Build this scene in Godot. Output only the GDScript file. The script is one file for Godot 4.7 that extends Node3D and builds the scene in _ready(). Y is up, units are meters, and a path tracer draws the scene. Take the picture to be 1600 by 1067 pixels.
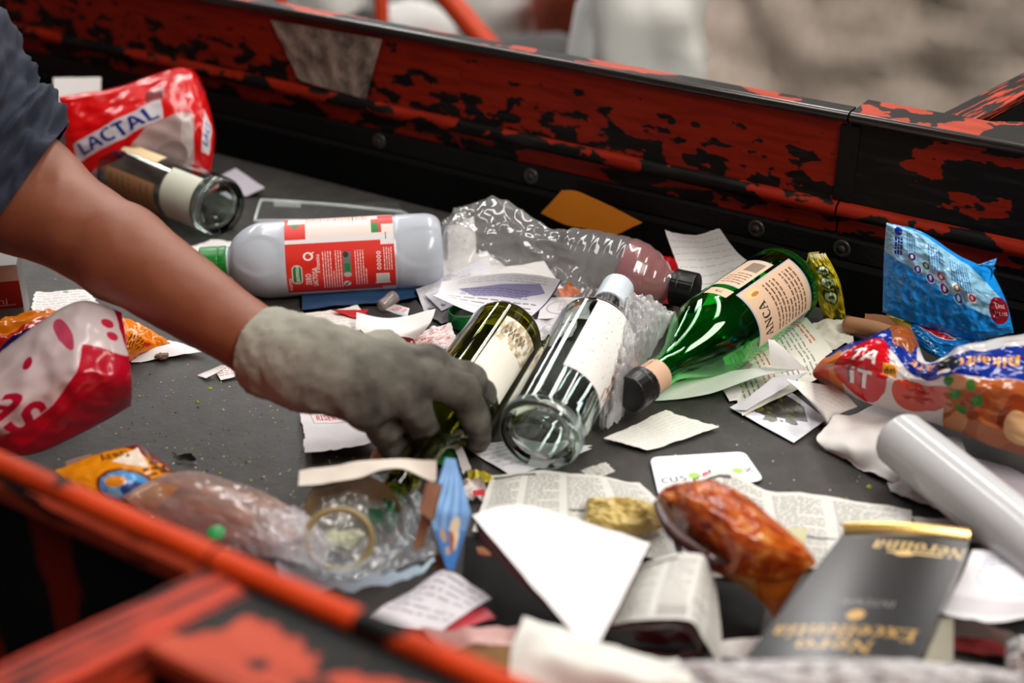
extends Node3D
# A sorting conveyor covered in household rubbish. Units are metres, the belt surface is y = 0.
const F := 2222.0            # focal length in pixels of the 1600 x 1067 frame
const EYE := Vector3(0, 0.655, 0)
const PITCH := 27.8
const ALONG := Vector3(-0.84070, 0, -0.54150)   # the way the belt runs
const ACROSS := Vector3(0.54150, 0, -0.84070)   # from the near rail to the far rail
const UP := Vector3.UP
var SA := sin(deg_to_rad(PITCH))
var CA := cos(deg_to_rad(PITCH))
var noise_soft := FastNoiseLite.new()
var noise_ridge := FastNoiseLite.new()
var rng := RandomNumberGenerator.new()
var font_plain := SystemFont.new()
var font_bold := SystemFont.new()
var font_serif := SystemFont.new()
var used := {}
var M := {}

# ---------------------------------------------------------------- places
func ray(px: float, py: float) -> Vector3:
	var x := (px - 800.0) / F
	var y := -(py - 533.5) / F
	return Vector3(x, y * CA - SA, -y * SA - CA)

func deep(px: float, py: float, z: float) -> Vector3:      # a point z metres in front of the lens
	return EYE + ray(px, py) * z

func at(px: float, py: float, h := 0.0) -> Vector3:         # a point h metres above the belt
	var d := ray(px, py)
	return EYE + d * ((h - EYE.y) / d.y)

func w3(v: Vector3) -> Vector3:
	return deep(v.x, v.y, v.z) if v.z > 0.6 else at(v.x, v.y, v.z)

func belt(s: float, a: float, h: float) -> Vector3:
	return ALONG * s + ACROSS * a + UP * h

# ---------------------------------------------------------------- raw meshes {v, n, t, i}
func raw() -> Dictionary:
	return {"v": PackedVector3Array(), "n": PackedVector3Array(), "t": PackedVector2Array(), "i": PackedInt32Array(), "c": PackedColorArray()}

func cat(list: Array) -> Dictionary:
	var o := raw()
	for r in list:
		var base: int = o.v.size()
		o.v.append_array(r.v); o.n.append_array(r.n); o.t.append_array(r.t); o.c.append_array(r.c)
		for k in r.i: o.i.append(k + base)
	return o

func grid(nu: int, nv: int, f: Callable, flip := false, wrap := false) -> Dictionary:
	var o := raw()
	var v := PackedVector3Array(); var t := PackedVector2Array(); var ix := PackedInt32Array()
	for j in nv + 1:
		for i in nu + 1:
			v.append(f.call(float(i) / nu, float(j) / nv)); t.append(Vector2(float(i) / nu, float(j) / nv))
	var n := PackedVector3Array(); n.resize(v.size())
	var w := nu + 1
	for j in nv:
		for i in nu:
			var a := j * w + i
			var b := a + 1
			var d := a + w
			var c := d + 1
			var m := (v[c] - v[a]).cross(v[d] - v[b])
			if flip:
				m = -m
				ix.append_array([a, b, c, a, c, d])
			else:
				ix.append_array([a, c, b, a, d, c])
			n[a] += m; n[b] += m; n[c] += m; n[d] += m
	if wrap:
		for j in nv + 1:
			var m := n[j * w] + n[j * w + nu]
			n[j * w] = m; n[j * w + nu] = m
	for k in n.size():
		n[k] = n[k].normalized() if n[k].length() > 1e-12 else UP
	o.v = v; o.t = t; o.n = n; o.i = ix
	return o

func solid(nu: int, nv: int, f: Callable, thick: float) -> Dictionary:   # a sheet of that thickness, its face towards -du x dv
	var top := grid(nu, nv, f, true)
	var under := raw()
	under.t = top.t
	for k in top.v.size():
		under.v.append(top.v[k] - top.n[k] * thick); under.n.append(-top.n[k])
	for k in range(0, top.i.size(), 3):
		under.i.append_array([top.i[k], top.i[k + 2], top.i[k + 1]])
	var rim := raw()
	var w := nu + 1
	var loop := []
	for i in nu: loop.append(i)
	for j in nv: loop.append(j * w + nu)
	for i in nu: loop.append(nv * w + nu - i)
	for j in nv: loop.append((nv - j) * w)
	for k in loop.size():
		var a: int = loop[k]
		var b: int = loop[(k + 1) % loop.size()]
		var m: Vector3 = (top.v[b] - top.v[a]).cross(top.n[a]).normalized()
		var s: int = rim.v.size()
		rim.v.append_array([top.v[a], top.v[b], under.v[b], under.v[a]])
		rim.n.append_array([m, m, m, m])
		rim.t.append_array([top.t[a], top.t[b], top.t[b], top.t[a]])
		rim.i.append_array([s, s + 2, s + 1, s, s + 3, s + 2])
	return cat([top, under, rim])

func spline(p: Array, t: float) -> Vector3:
	var n := p.size() - 1
	if n == 1: return p[0].lerp(p[1], t)
	var x := clampf(t, 0, 1) * n
	var k := mini(int(x), n - 1)
	var u := x - k
	var a: Vector3 = p[maxi(k - 1, 0)]
	var b: Vector3 = p[k]
	var c: Vector3 = p[k + 1]
	var d: Vector3 = p[mini(k + 2, n)]
	return b.cubic_interpolate(c, a, d, u)

func patch(c: Array, cols: int, u: float, v: float, flat := false) -> Vector3:
	if flat:
		var nr := c.size() / cols - 1
		var x := clampf(u, 0, 1) * (cols - 1)
		var y := clampf(v, 0, 1) * nr
		var i := mini(int(x), cols - 2)
		var j := mini(int(y), nr - 1)
		var k := j * cols + i
		return (c[k] as Vector3).lerp(c[k + 1], x - i).lerp((c[k + cols] as Vector3).lerp(c[k + cols + 1], x - i), y - j)
	var line := []
	for r in range(0, c.size(), cols): line.append(spline(c.slice(r, r + cols), u))
	return spline(line, v)

func lathe(a: Vector3, b: Vector3, prof: Array, seg := 48, ref := UP, arc := [0.0, TAU], mod = null) -> Dictionary:
	# prof: Vector2(distance from a along ab, radius); angle 0 points to ref and grows towards (ab x ref)
	var ax := (b - a).normalized()
	var e1 := (ref - ax * ref.dot(ax)).normalized()
	var e2 := ax.cross(e1)
	var n := prof.size() - 1
	var whole: bool = absf(arc[1] - arc[0]) > TAU - 0.001
	var f := func(u: float, v: float) -> Vector3:
		var p: Vector2 = prof[int(round(v * n))]
		var ph: float = lerpf(arc[0], arc[1], u)
		var r := p.y
		if mod: r *= mod.call(ph, p.x)
		return a + ax * p.x + (e1 * cos(ph) + e2 * sin(ph)) * r
	return grid(seg, n, f, false, whole)

func tube(pts: Array, radii: Array, seg := 20, per := 8, caps := true) -> Dictionary:   # a smooth pipe through points
	var n := (pts.size() - 1) * per
	var frame := []
	var side := Vector3.ZERO
	for k in n + 1:
		var t := float(k) / n
		var d := (spline(pts, minf(t + 0.01, 1)) - spline(pts, maxf(t - 0.01, 0))).normalized()
		if side == Vector3.ZERO: side = d.cross(UP if absf(d.y) < 0.9 else Vector3.RIGHT).normalized()
		side = (side - d * side.dot(d)).normalized()
		var x := t * (radii.size() - 1)
		var i := mini(int(x), radii.size() - 2)
		frame.append([spline(pts, t), side, d.cross(side), lerpf(radii[i], radii[i + 1], x - i)])
	if caps:
		frame.push_front([frame[0][0], frame[0][1], frame[0][2], 0.0001]); frame.append([frame[-1][0], frame[-1][1], frame[-1][2], 0.0001])
	var m := frame.size() - 1
	return grid(seg, m, func(u, v):
		var q = frame[int(round(v * m))]
		return q[0] + (q[1] * cos(u * TAU) + q[2] * sin(u * TAU)) * q[3], false, true)

func block(center: Vector3, half: Vector3, basis := Basis.IDENTITY, r := 0.002) -> Dictionary:   # a box with rounded edges
	var list := []
	r = minf(r, minf(half.x, minf(half.y, half.z)))
	for ax in 3:
		for sg in [-1.0, 1.0]:
			var o := raw()
			var p := (ax + 1) % 3
			var q := (ax + 2) % 3
			var ticks := []
			for e in [p, q]: ticks.append([-half[e], -half[e] + r * 0.42, -half[e] + r, half[e] - r, half[e] - r * 0.42, half[e]])
			for j in 6:
				for i in 6:
					var x := Vector3.ZERO
					x[ax] = sg * half[ax]; x[p] = ticks[0][i]; x[q] = ticks[1][j]
					var core := x.clamp(-half + Vector3.ONE * r, half - Vector3.ONE * r)
					var m := (x - core).normalized()
					o.v.append(center + basis * (core + m * r)); o.n.append((basis * m).normalized())
					o.t.append(Vector2((x[p] / half[p] + 1) / 2, (x[q] / half[q] + 1) / 2))
			for j in 5:
				for i in 5:
					var k := j * 6 + i
					if sg > 0: o.i.append_array([k, k + 7, k + 1, k, k + 6, k + 7])
					else: o.i.append_array([k, k + 1, k + 7, k, k + 7, k + 6])
			list.append(o)
	return cat(list)

func belt_block(s0: float, s1: float, a0: float, a1: float, h0: float, h1: float, r := 0.002) -> Dictionary:
	return block(belt((s0 + s1) / 2, (a0 + a1) / 2, (h0 + h1) / 2), Vector3(absf(s1 - s0) / 2, absf(h1 - h0) / 2, absf(a1 - a0) / 2), Basis(ALONG, UP, ACROSS), r)

func extrude(prof: Array, s0: float, s1: float, out: int) -> Dictionary:   # profile of (across, height) swept along the belt; out = 1 when it faces left of its own run
	var o := raw()
	var run := 0.0
	for k in prof.size() - 1:
		var p: Vector2 = prof[k]
		var q: Vector2 = prof[k + 1]
		var t := (q - p).normalized()
		var m := (ACROSS * -t.y + UP * t.x) * out
		var b: int = o.v.size()
		o.v.append_array([belt(s0, p.x, p.y), belt(s1, p.x, p.y), belt(s1, q.x, q.y), belt(s0, q.x, q.y)])
		o.n.append_array([m, m, m, m])
		var nx := run + p.distance_to(q)
		o.t.append_array([Vector2(s0, run), Vector2(s1, run), Vector2(s1, nx), Vector2(s0, nx)])
		run = nx
		if (o.v[b + 1] - o.v[b]).cross(o.v[b + 3] - o.v[b]).dot(m) > 0: o.i.append_array([b, b + 2, b + 1, b, b + 3, b + 2])
		else: o.i.append_array([b, b + 1, b + 2, b, b + 2, b + 3])
	return o

# ---------------------------------------------------------------- nodes
func numbered(called: String, parent: Node) -> String:
	var key := str(parent.get_instance_id()) + called
	used[key] = used.get(key, -1) + 1
	return called if used[key] == 0 else "%s_%03d" % [called, used[key]]

func tag(o: Node3D, label: String, category: String, group := "", kind := "") -> Node3D:
	if label: o.set_meta("label", label)
	if category: o.set_meta("category", category)
	if group: o.set_meta("group", group)
	if kind: o.set_meta("kind", kind)
	return o

func thing(called: String, base: Vector3, label: String, category: String, group := "") -> Node3D:
	var o := Node3D.new()
	o.name = numbered(called, self); o.position = base
	add_child(o, true)
	tag(o, label, category, group)
	return o

func put(called: String, r: Dictionary, m: Material, parent: Node3D = null, where = null) -> MeshInstance3D:
	var o := MeshInstance3D.new()
	var host: Node3D = parent if parent else self
	o.name = numbered(called, host)
	var off := Vector3.ZERO
	if parent:
		var p: Node = parent
		while p != self:
			off += p.position; p = p.get_parent()
	else:
		var lo: Vector3 = r.v[0]
		var hi: Vector3 = r.v[0]
		for p in r.v: lo = lo.min(p); hi = hi.max(p)
		off = where if where != null else Vector3((lo.x + hi.x) / 2, lo.y, (lo.z + hi.z) / 2)
		o.position = off
	var v: PackedVector3Array = r.v.duplicate()
	for k in v.size(): v[k] -= off
	var a := []
	a.resize(Mesh.ARRAY_MAX)
	a[Mesh.ARRAY_VERTEX] = v; a[Mesh.ARRAY_NORMAL] = r.n; a[Mesh.ARRAY_INDEX] = r.i
	if r.t.size() == v.size(): a[Mesh.ARRAY_TEX_UV] = r.t
	if r.c.size() == v.size(): a[Mesh.ARRAY_COLOR] = r.c
	var mesh := ArrayMesh.new()
	mesh.add_surface_from_arrays(Mesh.PRIMITIVE_TRIANGLES, a)
	o.mesh = mesh; o.material_override = m
	host.add_child(o, true)
	return o

# ---------------------------------------------------------------- sheets, bags, films
func sheet_shape(c: Array, o := {}) -> Dictionary:
	var cols: int = o.get("cols", 2)
	var pts := []
	for p in c: pts.append(w3(p))
	if pts.size() == 4: pts = [pts[0], pts[1], pts[3], pts[2]]      # four corners are given in a ring
	var wr: float = o.get("wr", 0.0012)
	var wf: float = o.get("wf", 22.0)
	var jag: float = o.get("jag", 0.0)
	var bow: float = o.get("bow", 0.0)
	var sd: float = o.get("seed", 0.0) * 7.3
	var n: int = o.get("n", 22)
	var f := func(u: float, v: float) -> Vector3:
		var uu := u; var vv := v
		if jag > 0.0:
			if u == 0.0 or u == 1.0: uu += (noise_ridge.get_noise_2d(v * 3.0, sd + u * 5.0) + noise_soft.get_noise_2d(v * 14.0, sd) * 0.6) * jag
			if v == 0.0 or v == 1.0: vv += (noise_ridge.get_noise_2d(u * 3.0, sd + 9.0 + v * 5.0) + noise_soft.get_noise_2d(u * 14.0, sd + 4.0) * 0.6) * jag
		var p := patch(pts, cols, uu, vv, o.get("lin", false))
		p.y += noise_soft.get_noise_3d(p.x * wf + sd, p.y * wf, p.z * wf) * wr * 2.0 + bow * sin(PI * u) * sin(PI * v)
		if o.get("floor", true): p.y = maxf(p.y, o.get("min", 0.0008))
		return p
	return solid(n, n, f, o.get("t", 0.00035))

func paper(called: String, label: String, category: String, c: Array, m: Material, o := {}) -> MeshInstance3D:
	var x := put(called, sheet_shape(c, o), m)
	tag(x, label, category, o.get("grp", ""))
	return x

func pillow(c: Array, o := {}) -> Dictionary:    # two skins joined at the edge, puffed and crinkled
	var cols: int = o.get("cols", 2)
	var pts := []
	for p in c: pts.append(w3(p))
	if pts.size() == 4: pts = [pts[0], pts[1], pts[3], pts[2]]      # four corners are given in a ring
	var t: float = o.get("t", 0.02)
	var wr: float = o.get("wr", 0.003)
	var wf: float = o.get("wf", 30.0)
	var back: float = o.get("back", 0.4)
	var n: int = o.get("n", 44)
	var sd: float = o.get("seed", 0.0) * 5.1
	var nr := (pts.size() / cols - 1) * cols
	var face: Vector3 = -(pts[cols - 1] - pts[nr]).cross(pts[nr + cols - 1] - pts[0]).normalized()
	face = o.get("face", face if face.dot(EYE - pts[0]) > 0 else -face)
	var skin := func(s: float) -> Callable:
		return func(u: float, v: float) -> Vector3:
			var edge := minf(minf(u, 1 - u), minf(v, 1 - v)) * 8.0
			var p := patch(pts, cols, u, v, o.get("lin", false))
			var puff := pow(maxf(sin(PI * u) * sin(PI * v), 0.0), 0.55) * t
			var k := noise_ridge.get_noise_3d(p.x * wf + sd, p.y * wf, p.z * wf + s * 3.0) * wr + noise_soft.get_noise_3d(p.x * wf * 3.0, p.y * wf * 3.0 + sd, p.z * wf * 3.0) * wr * 0.2
			p += face * ((puff if s > 0 else -puff * back) + k * minf(edge, 1.0) + noise_soft.get_noise_2d(u * 9.0 + sd, v * 9.0) * wr * 0.5)
			if o.get("floor", true): p.y = maxf(p.y, 0.0008)
			return p
	return cat([grid(n, n, skin.call(1.0), true), grid(n, n, skin.call(-1.0), false)])

func bag(called: String, label: String, category: String, c: Array, m: Material, o := {}) -> MeshInstance3D:
	var x := put(called, pillow(c, o), m)
	tag(x, label, category, o.get("grp", ""))
	return x

# ---------------------------------------------------------------- flesh: capsules joined smoothly, meshed as surface nets
func flesh(bones: Array, cell: float, k: float, bump := 0.0, bumpf := 40.0) -> Dictionary:
	var lo := Vector3(1e9, 1e9, 1e9)
	var hi := -lo
	for b in bones:
		for e in 2:
			var rr: Vector3 = Vector3.ONE * (b[2 + e] + k + cell * 2)
			lo = lo.min(b[e] - rr); hi = hi.max(b[e] + rr)
	var dim := Vector3i(((hi - lo) / cell).ceil()) + Vector3i.ONE
	var fld := PackedFloat32Array(); fld.resize(dim.x * dim.y * dim.z); fld.fill(1.0)
	for b in bones:
		var a: Vector3 = b[0]
		var ab: Vector3 = b[1] - a
		var ra: float = b[2]
		var rd: float = b[3] - ra
		var l2 := maxf(ab.length_squared(), 1e-9)
		var kk: float = b[4] if b.size() > 4 else k
		var mg: Vector3 = Vector3.ONE * (maxf(b[2], b[3]) + k * 2.0 + cell * 2)
		var c0 := Vector3i(((a.min(b[1]) - mg - lo) / cell).floor()).clamp(Vector3i.ZERO, dim - Vector3i.ONE)
		var c1 := Vector3i(((a.max(b[1]) + mg - lo) / cell).ceil()).clamp(Vector3i.ZERO, dim - Vector3i.ONE)
		for z in range(c0.z, c1.z + 1):
			for y in range(c0.y, c1.y + 1):
				var row := (z * dim.y + y) * dim.x
				for x in range(c0.x, c1.x + 1):
					var p := lo + Vector3(x, y, z) * cell - a
					var t := clampf(p.dot(ab) / l2, 0.0, 1.0)
					var d := (p - ab * t).length() - ra - rd * t
					var e := fld[row + x]
					var h := maxf(kk - absf(d - e), 0.0) / kk
					fld[row + x] = minf(d, e) - h * h * kk * 0.25
	if bump > 0.0:
		for z in dim.z:
			for y in dim.y:
				for x in dim.x:
					var q := (z * dim.y + y) * dim.x + x
					if absf(fld[q]) < 0.012:
						var p := (lo + Vector3(x, y, z) * cell) * bumpf
						fld[q] += noise_soft.get_noise_3d(p.x, p.y, p.z) * bump
	var o := raw()
	var id := PackedInt32Array(); id.resize(fld.size()); id.fill(-1)
	var step := [1, dim.x, dim.x * dim.y]
	for z in dim.z - 1:
		for y in dim.y - 1:
			for x in dim.x - 1:
				var q := (z * dim.y + y) * dim.x + x
				var s := 0
				var vals := []
				for c in 8:
					var val := fld[q + (c & 1) + ((c >> 1) & 1) * dim.x + (c >> 2) * step[2]]
					vals.append(val)
					if val < 0: s += 1
				if s == 0 or s == 8: continue
				var sum := Vector3.ZERO
				var cnt := 0
				for c in 8:
					for ax in 3:
						if c & (1 << ax): continue
						var va: float = vals[c]
						var vb: float = vals[c | (1 << ax)]
						if (va < 0) != (vb < 0):
							var p := Vector3(c & 1, (c >> 1) & 1, c >> 2)
							p[ax] += va / (va - vb)
							sum += p; cnt += 1
				id[q] = o.v.size()
				o.v.append(lo + (Vector3(x, y, z) + sum / cnt) * cell)
				o.n.append(Vector3(vals[1] + vals[3] + vals[5] + vals[7] - vals[0] - vals[2] - vals[4] - vals[6], vals[2] + vals[3] + vals[6] + vals[7] - vals[0] - vals[1] - vals[4] - vals[5], vals[4] + vals[5] + vals[6] + vals[7] - vals[0] - vals[1] - vals[2] - vals[3]).normalized())
	for z in range(1, dim.z - 1):
		for y in range(1, dim.y - 1):
			for x in range(1, dim.x - 1):
				var q := (z * dim.y + y) * dim.x + x
				for ax in 3:
					var s0 := fld[q] < 0
					if s0 == (fld[q + step[ax]] < 0): continue
					var e1: int = step[(ax + 1) % 3]
					var e2: int = step[(ax + 2) % 3]
					var a := id[q]
					var b := id[q - e1]
					var c := id[q - e1 - e2]
					var d := id[q - e2]
					if a < 0 or b < 0 or c < 0 or d < 0: continue
					if s0: o.i.append_array([a, c, b, a, d, c])
					else: o.i.append_array([a, b, c, a, c, d])
	for p in o.v: o.t.append(Vector2(p.x * 10, p.z * 10))
	return o

# ---------------------------------------------------------------- printing
class Print:
	var im: Image
	var w: int
	var h: int
	func _init(ww: int, hh: int, c: Color) -> void:
		w = ww; h = hh
		im = Image.create(w, h, false, Image.FORMAT_RGBA8); im.fill(c)
	func box(x: float, y: float, a: float, b: float, c: Color) -> void:
		im.fill_rect(Rect2i(int(x), int(y), maxi(int(a), 1), maxi(int(b), 1)).intersection(Rect2i(0, 0, w, h)), c)
	func poly(p: Array, c: Color) -> void:
		var lo := 1e9
		var hi := -1e9
		for q in p: lo = minf(lo, q.y); hi = maxf(hi, q.y)
		for y in range(maxi(int(lo), 0), mini(int(hi) + 1, h)):
			var xs := []
			for k in p.size():
				var a: Vector2 = p[k]
				var b: Vector2 = p[(k + 1) % p.size()]
				if (a.y <= y + 0.5) != (b.y <= y + 0.5): xs.append(a.x + (y + 0.5 - a.y) / (b.y - a.y) * (b.x - a.x))
			xs.sort()
			for k in range(0, xs.size() - 1, 2): box(xs[k], y, xs[k + 1] - xs[k], 1, c)
	func oval(x: float, y: float, rx: float, ry: float, c: Color, turn := 0.0) -> void:
		var p := []
		for k in 40: p.append(Vector2(x, y) + Vector2(cos(k * TAU / 40) * rx, sin(k * TAU / 40) * ry).rotated(turn))
		poly(p, c)
	func line(a: Vector2, b: Vector2, wide: float, c: Color) -> void:
		var s := (b - a).normalized().orthogonal() * wide * 0.5
		poly([a + s, b + s, b - s, a - s], c)
	func words(x: float, y: float, wide: float, rows: int, step: float, c: Color, r: RandomNumberGenerator, tall := 0.45, down := false) -> void:   # unreadable small print
		for k in rows:
			var q := 0.0
			var end := wide * (1.0 if k % 5 < 4 else r.randf_range(0.4, 0.9))
			while q < end:
				var l := minf(r.randf_range(1.0, 4.0) * step * 0.6, end - q)
				if down: box(x + k * step, y + q, maxf(step * tall, 1), l, c)
				else: box(x + q, y + k * step, l, maxf(step * tall, 1), c)
				q += l + step * 0.35
	func text(x: float, y: float, s: String, f: Font, size: int, c: Color, turn := 0.0, wide := 1.0) -> void:   # x, y: the middle of the line
		var ts := TextServerManager.get_primary_interface()
		var l := TextLine.new()
		l.add_string(s, f, size)
		var full := l.get_size()
		var mask := Image.create(int(full.x) + 4, int(full.y) + 4, false, Image.FORMAT_LA8)
		mask.fill(Color(1, 1, 1, 0))
		var pen := 2.0
		for g in ts.shaped_text_get_glyphs(l.get_rid()):
			var sz := Vector2i(g.font_size, 0)
			ts.font_render_glyph(g.font_rid, sz, g.index)
			var ti: int = ts.font_get_glyph_texture_idx(g.font_rid, sz, g.index)
			if ti >= 0:
				var uv: Rect2 = ts.font_get_glyph_uv_rect(g.font_rid, sz, g.index)
				var off: Vector2 = ts.font_get_glyph_offset(g.font_rid, sz, g.index)
				var src: Image = ts.font_get_texture_image(g.font_rid, sz, ti)
				if src.get_format() == Image.FORMAT_LA8: mask.blend_rect(src, Rect2i(uv), Vector2i(Vector2(pen + g.offset.x, l.get_line_ascent() + 2 + g.offset.y) + off))
			pen += g.advance
		var mw := mask.get_width()
		var mh := mask.get_height()
		var ha := Vector2(mw * wide, mh) / 2.0
		var reach := int(ha.length()) + 1
		for py in range(maxi(int(y) - reach, 0), mini(int(y) + reach, h)):
			for px in range(maxi(int(x) - reach, 0), mini(int(x) + reach, w)):
				var q := (Vector2(px - x, py - y).rotated(-turn) + ha) / Vector2(wide, 1)
				if q.x >= 0 and q.y >= 0 and q.x < mw and q.y < mh:
					var al := mask.get_pixel(int(q.x), int(q.y)).a
					if al > 0.02: im.set_pixel(px, py, im.get_pixel(px, py).lerp(c, al))
	func tex() -> ImageTexture:
		return ImageTexture.create_from_image(im)

# ---------------------------------------------------------------- materials
func mat(c: Color, rough := 0.7, o := {}) -> StandardMaterial3D:
	var m := StandardMaterial3D.new()
	m.albedo_color = c; m.roughness = rough
	m.metallic = o.get("metal", 0.0)
	m.metallic_specular = o.get("spec", 0.5)
	if o.has("tex"):
		m.albedo_texture = o.tex if o.tex is Texture2D else o.tex.tex()
		m.albedo_color = Color.WHITE
	if o.has("coat"): m.clearcoat_enabled = true; m.clearcoat = o.coat; m.clearcoat_roughness = o.get("coat_rough", 0.08)
	if o.has("back"): m.backlight_enabled = true; m.backlight = o.back
	if o.get("alpha", false): m.transparency = BaseMaterial3D.TRANSPARENCY_ALPHA
	if o.get("vc", false): m.vertex_color_use_as_albedo = true; m.albedo_color = Color.WHITE
	if o.has("bump"):
		m.heightmap_enabled = true; m.heightmap_texture = o.bump; m.heightmap_scale = o.get("relief", 0.1)
		m.uv1_triplanar = o.get("tri", true)
		m.uv1_scale = Vector3.ONE * o.get("scale", 10.0)
	m.cull_mode = BaseMaterial3D.CULL_DISABLED
	return m

func pane(c: Color, a: float, rough := 0.06) -> StandardMaterial3D:     # thin clear plastic
	var m := StandardMaterial3D.new()
	m.albedo_color = Color(c, a); m.roughness = rough
	m.transparency = BaseMaterial3D.TRANSPARENCY_ALPHA; m.cull_mode = BaseMaterial3D.CULL_DISABLED
	return m

func glass(c: Color) -> StandardMaterial3D:
	var m := StandardMaterial3D.new()
	m.albedo_color = Color(c, 0.0); m.roughness = 0.0
	m.refraction_enabled = true; m.refraction_scale = 0.05
	m.transparency = BaseMaterial3D.TRANSPARENCY_ALPHA
	return m

func relief(freq: float, oct := 4, kind := FastNoiseLite.TYPE_SIMPLEX_SMOOTH, seed_ := 1, size := 512) -> NoiseTexture2D:
	var f := FastNoiseLite.new()
	f.noise_type = kind; f.frequency = freq; f.fractal_octaves = oct; f.seed = seed_
	var t := NoiseTexture2D.new()
	t.width = size; t.height = size; t.seamless = true; t.noise = f
	return t

func c8(r: int, g: int, b: int) -> Color:
	return Color8(r, g, b)

# ---------------------------------------------------------------- the scene
func _ready() -> void:
	var cam := Camera3D.new()
	cam.name = "camera"; cam.position = EYE; cam.rotation_degrees.x = -PITCH
	cam.keep_aspect = Camera3D.KEEP_HEIGHT
	cam.fov = rad_to_deg(2.0 * atan(533.5 / F)); cam.near = 0.05; cam.far = 60
	var lens := CameraAttributesPhysical.new()
	lens.frustum_focal_length = 17.5 * F / 533.5
	lens.exposure_aperture = 4.3
	lens.frustum_focus_distance = 1.35
	cam.attributes = lens
	add_child(cam)
	cam.keep_aspect = Camera3D.KEEP_HEIGHT
	cam.fov = rad_to_deg(2.0 * atan(533.5 / F))
	cam.current = true
	var env := Environment.new()
	env.background_mode = Environment.BG_COLOR
	env.background_color = Color(0.02, 0.02, 0.022)
	env.tonemap_mode = Environment.TONE_MAPPER_LINEAR
	env.tonemap_exposure = 0.90
	env.sdfgi_enabled = true; env.ssao_enabled = true; env.ssil_enabled = true
	var we := WorldEnvironment.new()
	we.name = "environment"; we.environment = env
	add_child(we)
	setup_noise()
	for l in LAMPS: ceiling_light(l[0], l[1], l[2], l[3], l[4])
	hall()
	conveyor()
	background()
	bottles()
	person()
	left_rubbish()
	middle_rubbish()
	right_rubbish()
	front_rubbish()
	crumbs()
	var kin := {"ceiling_light": "ceiling strip lights", "bill": "fanned bills", "newspaper": "newspaper pages", "receipt": "small receipts", "bundle": "bundles behind the far rail", "leaflet": "printed leaflets", "bottle": "glass bottles", "snack_bag": "printed snack bags", "paper_sheet": "loose paper sheets", "film_scrap": "clear film scraps", "side_rail": "conveyor side rails", "cross_beam": "conveyor cross beams", "carton": "crushed cartons", "wrapper": "sweet and food wrappers", "paper_scrap": "small paper scraps", "cardboard_scrap": "cardboard scraps", "tissue": "crumpled tissues", "card": "loose cards", "sack": "small sacks behind the far rail", "leaf": "green leaf scraps", "plastic_sleeve": "flat plastic pieces", "paper_strip": "paper strips", "cloth_scrap": "dark red cloth scraps"}
	for o in get_children():
		var stem := RegEx.create_from_string("_[0-9]{3}$").sub(o.name, "")
		if kin.has(stem): o.set_meta("group", kin[stem])

# centre, size across x and z, energy, label
const LAMPS := [
	[Vector3(0.9, 2.7, -2.4), Vector2(0.30, 2.4), 0.9, Color(1, 0.98, 0.95), "long ceiling strip light above the far side of the conveyor"],
	[Vector3(-0.7, 2.7, -2.2), Vector2(0.30, 2.4), 0.6, Color(1, 0.98, 0.96), "long ceiling strip light above the middle of the conveyor"],
	[Vector3(1.6, 2.7, 0.6), Vector2(0.9, 2.4), 3.1, Color(1, 0.97, 0.93), "wide ceiling panel light behind and right of the camera"],
	[Vector3(-2.7, 2.7, -5.2), Vector2(0.30, 3.2), 1.5, Color(1, 0.99, 0.98), "strip light of the middle row, leftmost"],
	[Vector3(-0.9, 2.7, -5.2), Vector2(0.55, 3.2), 1.7, Color(1, 0.99, 0.98), "strip light of the middle row, second from left"],
	[Vector3(0.9, 2.7, -5.2), Vector2(0.30, 3.2), 1.5, Color(1, 0.99, 0.98), "strip light of the middle row, third from left"],
	[Vector3(2.7, 2.7, -5.2), Vector2(0.30, 3.2), 1.5, Color(1, 0.99, 0.98), "strip light of the middle row, rightmost"],
	[Vector3(-2.7, 2.7, -9.4), Vector2(0.30, 3.2), 1.8, Color(1, 0.99, 0.98), "strip light of the farthest row, leftmost"],
	[Vector3(-0.9, 2.7, -9.4), Vector2(0.30, 3.2), 1.8, Color(1, 0.99, 0.98), "strip light of the farthest row, second from left"],
	[Vector3(0.9, 2.7, -9.4), Vector2(0.30, 3.2), 1.8, Color(1, 0.99, 0.98), "strip light of the farthest row, third from left"],
	[Vector3(2.7, 2.7, -9.4), Vector2(0.30, 3.2), 1.8, Color(1, 0.99, 0.98), "strip light of the farthest row, rightmost"],
]

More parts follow.
